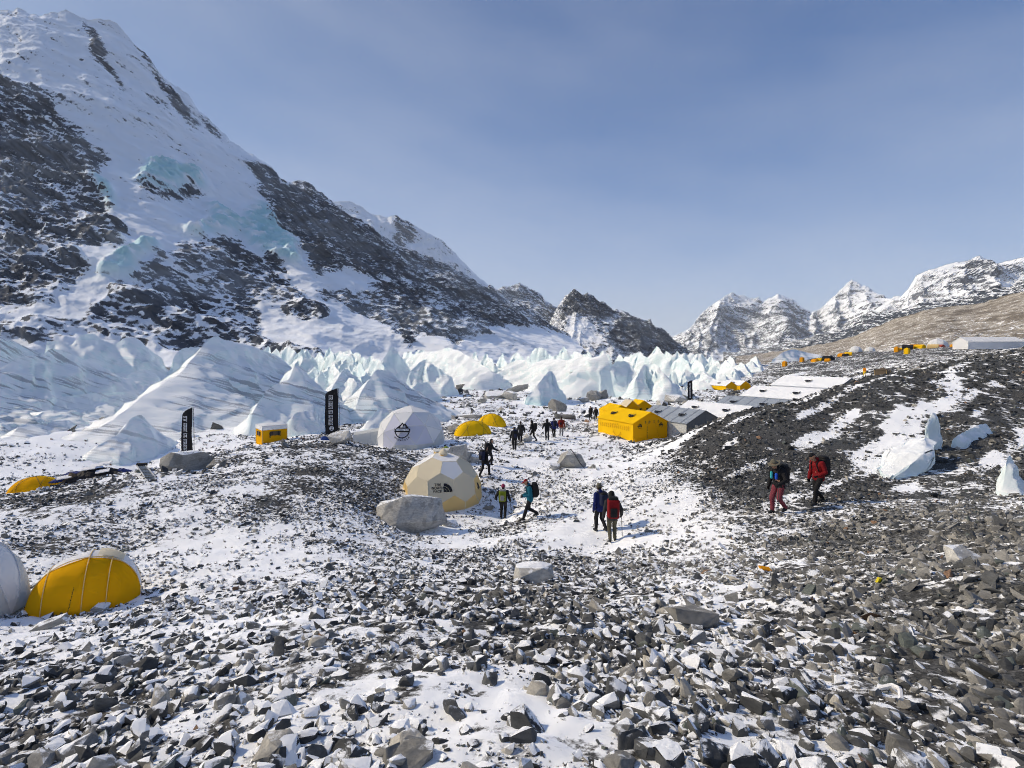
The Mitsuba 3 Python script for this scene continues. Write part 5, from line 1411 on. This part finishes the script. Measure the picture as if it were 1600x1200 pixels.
    # backpack with lid and straps
    if pack:
        q = pack_size
        b0 = chest + [0, -.20 - .05 * q, -.06]
        out('backpack', skinned([[(b0 + [sx * .10 * q, dy * q, dz * q], .075) for sx in (-1, 1) for dy, dz in ((-.07, .20), (.05, .22), (-.08, -.20), (.05, -.22))]], fine * 1.3), pack[0] + '_clothing')
        out('backpack__lid', skinned([[(b0 + [sx * .09 * q, dy * q, .28 * q], .06) for sx in (-1, 1) for dy in (-.05, .06)]], fine * 1.5), pack[1] + '_clothing')
        out('backpack__pocket', skinned([[(b0 + [sx * .07 * q, -.155 * q, dz * q], .03) for sx in (-1, 1) for dz in (-.18, .02)]], 0), pack[1] + '_clothing')
        for sx in (-1, 1):
            st = [chest + [sx * .10, -.14, .12], chest + [sx * .115, .02, .185], chest + [sx * .11, .14, .05], chest + [sx * .13, .08, -.16], chest + [sx * .12, -.13, -.2]]
            out('backpack__shoulder_strap', skinned([[(a_, .022), (b_, .022)] for a_, b_ in zip(st[:-1], st[1:])], 0), pack[1] + '_clothing')
    if pole:
        for sx in pole:
            el, wt = wr[sx]
            g = wt + (wt - el) / np.linalg.norm(wt - el) * .07
            tip = A([g[0] + sx * .06, g[1] + .12, -.02])
            put(k + '__trekking_pole', cat([tube([F(g + [0, 0, .06]), F(tip)], .011, 6), tube([F(g + [0, 0, .08]), F(g - [0, 0, .06])], .018, 8)]), 'dark_panel')
    for nm, bones, mat in extras:
        out(nm, skinned([[(chest + o if fr == 'chest' else hip + o, r) for fr, o, r in b] for b in bones], 0), mat)
    return k


HALF = math.pi / 2
E3 = lambda x, y, zz: np.array([x, y, zz])
person('hiker in a wide brimmed hat and maroon trousers with two bottles on the chest', 1217, 16.6, HALF + .45, 1.76, .17, .12, 'black', 'maroon', ('brim', 'khaki'), ('black', 'charcoal'), 1.0, (-1,), ((.32, .30, 1.02), (.30, .02, .84)), .35,
       extras=[('bottle', [[('chest', E3(-.085, .17, -.02), .042), ('chest', E3(-.085, .17, -.15), .042)]], 'royal_clothing'), ('bottle', [[('chest', E3(.085, .17, -.0), .045), ('chest', E3(.085, .17, -.15), .045)]], 'cyan_clothing')], lead=1)
person('hiker in a red jacket and black beanie looking down, on the right slope', 1279, 17.2, HALF + .25, 1.76, .25, .10, 'red', 'black', ('beanie', 'black'), ('black', 'black'), 1.05, None, ((.24, .20, 1.0), (.26, .08, .80)), .5, lead=-1)
person('walker in a blue jacket and khaki hat just ahead of the red backpack', 939, 19.2, .35, 1.78, .18, .06, 'blue', 'black', ('brim', 'khaki'), ('navy', 'black'), .7, None, ((.27, .02, .84), (.27, .10, .86)), .25, lead=-1,
       extras=[])
person('walker carrying a big red and black backpack, nearest figure on the trail', 957, 17.9, -.05, 1.74, .14, .14, 'charcoal', 'olive', ('hood', 'black'), ('red', 'black'), 1.25, (1,), ((.30, .05, .84), (.34, .12, .92)), .3, lead=1)
person('hiker seen from behind with a lime green backpack and pink beanie', 786, 25.0, -.1, 1.72, .10, .05, 'black', 'black', ('beanie', 'pink'), ('lime', 'grey'), .95, (1,), ((.36, .14, .98), (.34, .10, .92)), .1, lead=-1)
person('striding hiker in a teal jacket and red cap with a black backpack', 828, 22.2, HALF + .12, 1.74, .32, .08, 'teal', 'black', ('cap', 'red'), ('black', 'black'), 1.0, None, ((.22, .26, 1.05), (.24, .20, .98)), .3, lead=-1,
       extras=[('ice_axe', [[('chest', E3(.05, -.30, .1), .012), ('chest', E3(.05, -.46, .50), .012)], [('chest', E3(.05, -.46, .50), .016), ('chest', E3(.05, -.36, .52), .012)]], 'dark_panel')])
person('dark walker in mid stride beside the cream dome tent, front of a pair', 757, 29.6, -.7, 1.72, .30, .10, 'black', 'black', ('beanie', 'black'), ('navy', 'black'), .95, None, fine=.045, lead=1, arms=((.27, .12, .86), (.27, -.1, .86)))
person('dark walker holding one arm out, rear of the pair beside the cream dome tent', 765, 32.5, -1.2, 1.70, .16, .08, 'black', 'black', ('beanie', 'charcoal'), ('black', 'charcoal'), .8, None, ((.3, .05, .86), (.32, .38, 1.02)), fine=.045, lead=-1)
person('dark hiker with a black pack at the left end of the line on the trail', 804, 38.6, .15, 1.76, .14, .06, 'black', 'black', ('beanie', 'charcoal'), ('black', 'navy'), 1.05, fine=.05)
person('slim dark hiker second from left in the line on the trail', 814, 41.5, .3, 1.74, .10, .05, 'charcoal', 'black', ('beanie', 'black'), ('black', 'charcoal'), .85, fine=.05)
person('dark hiker stepping off to the left, third from left in the line on the trail', 833, 42.5, 1.0, 1.72, .27, .10, 'black', 'black', ('hood', 'black'), ('black', 'charcoal'), .9, fine=.05, lead=-1)
person('broad hiker in black with arms held wide, next to the blue jacket in the line', 855, 43.2, .0, 1.82, .06, .02, 'black', 'charcoal', ('hood', 'black'), None, fine=.05, arms=((.36, .1, .95), (.36, .1, .95)))
person('hiker in a bright blue jacket in the line on the trail', 866, 45.0, .2, 1.74, .12, .05, 'blue', 'black', ('beanie', 'black'), ('navy', 'black'), .8, fine=.05)
person('hiker in a rust red jacket at the right end of the line on the trail', 877, 46.2, -.2, 1.72, .10, .05, 'rust', 'grey', ('beanie', 'black'), ('red', 'black'), .8, fine=.05)
person('distant figure in black, left one of two near the big yellow tent', 923, 66.5, 2.6, 1.75, .1, .05, 'black', 'black', ('beanie', 'black'), ('black', 'black'), 1.0, fine=.07)
person('distant figure in black, right one of two near the big yellow tent', 931, 64.0, 2.9, 1.78, .1, .05, 'black', 'black', ('hood', 'black'), ('black', 'black'), 1.0, fine=.07)
person('distant figure in black at the back corner of the big yellow tent', 946, 66.0, 1.2, 1.8, .1, .05, 'black', 'black', ('hood', 'black'), ('black', 'black'), 1.1, fine=.07)
person('tiny figure in a pale jacket beyond the two yellow dome tents', 783, 70.0, 3.0, 1.55, .1, .02, 'pale', 'charcoal', ('beanie', 'grey'), None, fine=.08, arms=((.45, .1, 1.1), (.45, .1, 1.1)), lower=.5)
person('far figure in an orange jacket and yellow trousers left of the brown tent', 1351, 97.0, 2.0, 1.75, .15, .08, 'orange', 'yellow', ('beanie', 'black'), None, fine=.08)


# ------------------------------------------------------------------ thin mountain air
scene['air'] = {'type': 'homogeneous', 'albedo': rgb(.90, .94, .98), 'sigma_t': 2.0e-5}
scene['haze'] = {'type': 'cube', 'to_world': T().translate([0, 8000, 1050]) @ T().scale([22000, 16000, 1095]), 'bsdf': {'type': 'null'}, 'interior': {'type': 'ref', 'id': 'air'}}
labels['haze'] = {'kind': 'stuff', 'label': 'thin bluish haze of the valley air'}
scene['camera']['medium'] = {'type': 'ref', 'id': 'air'}
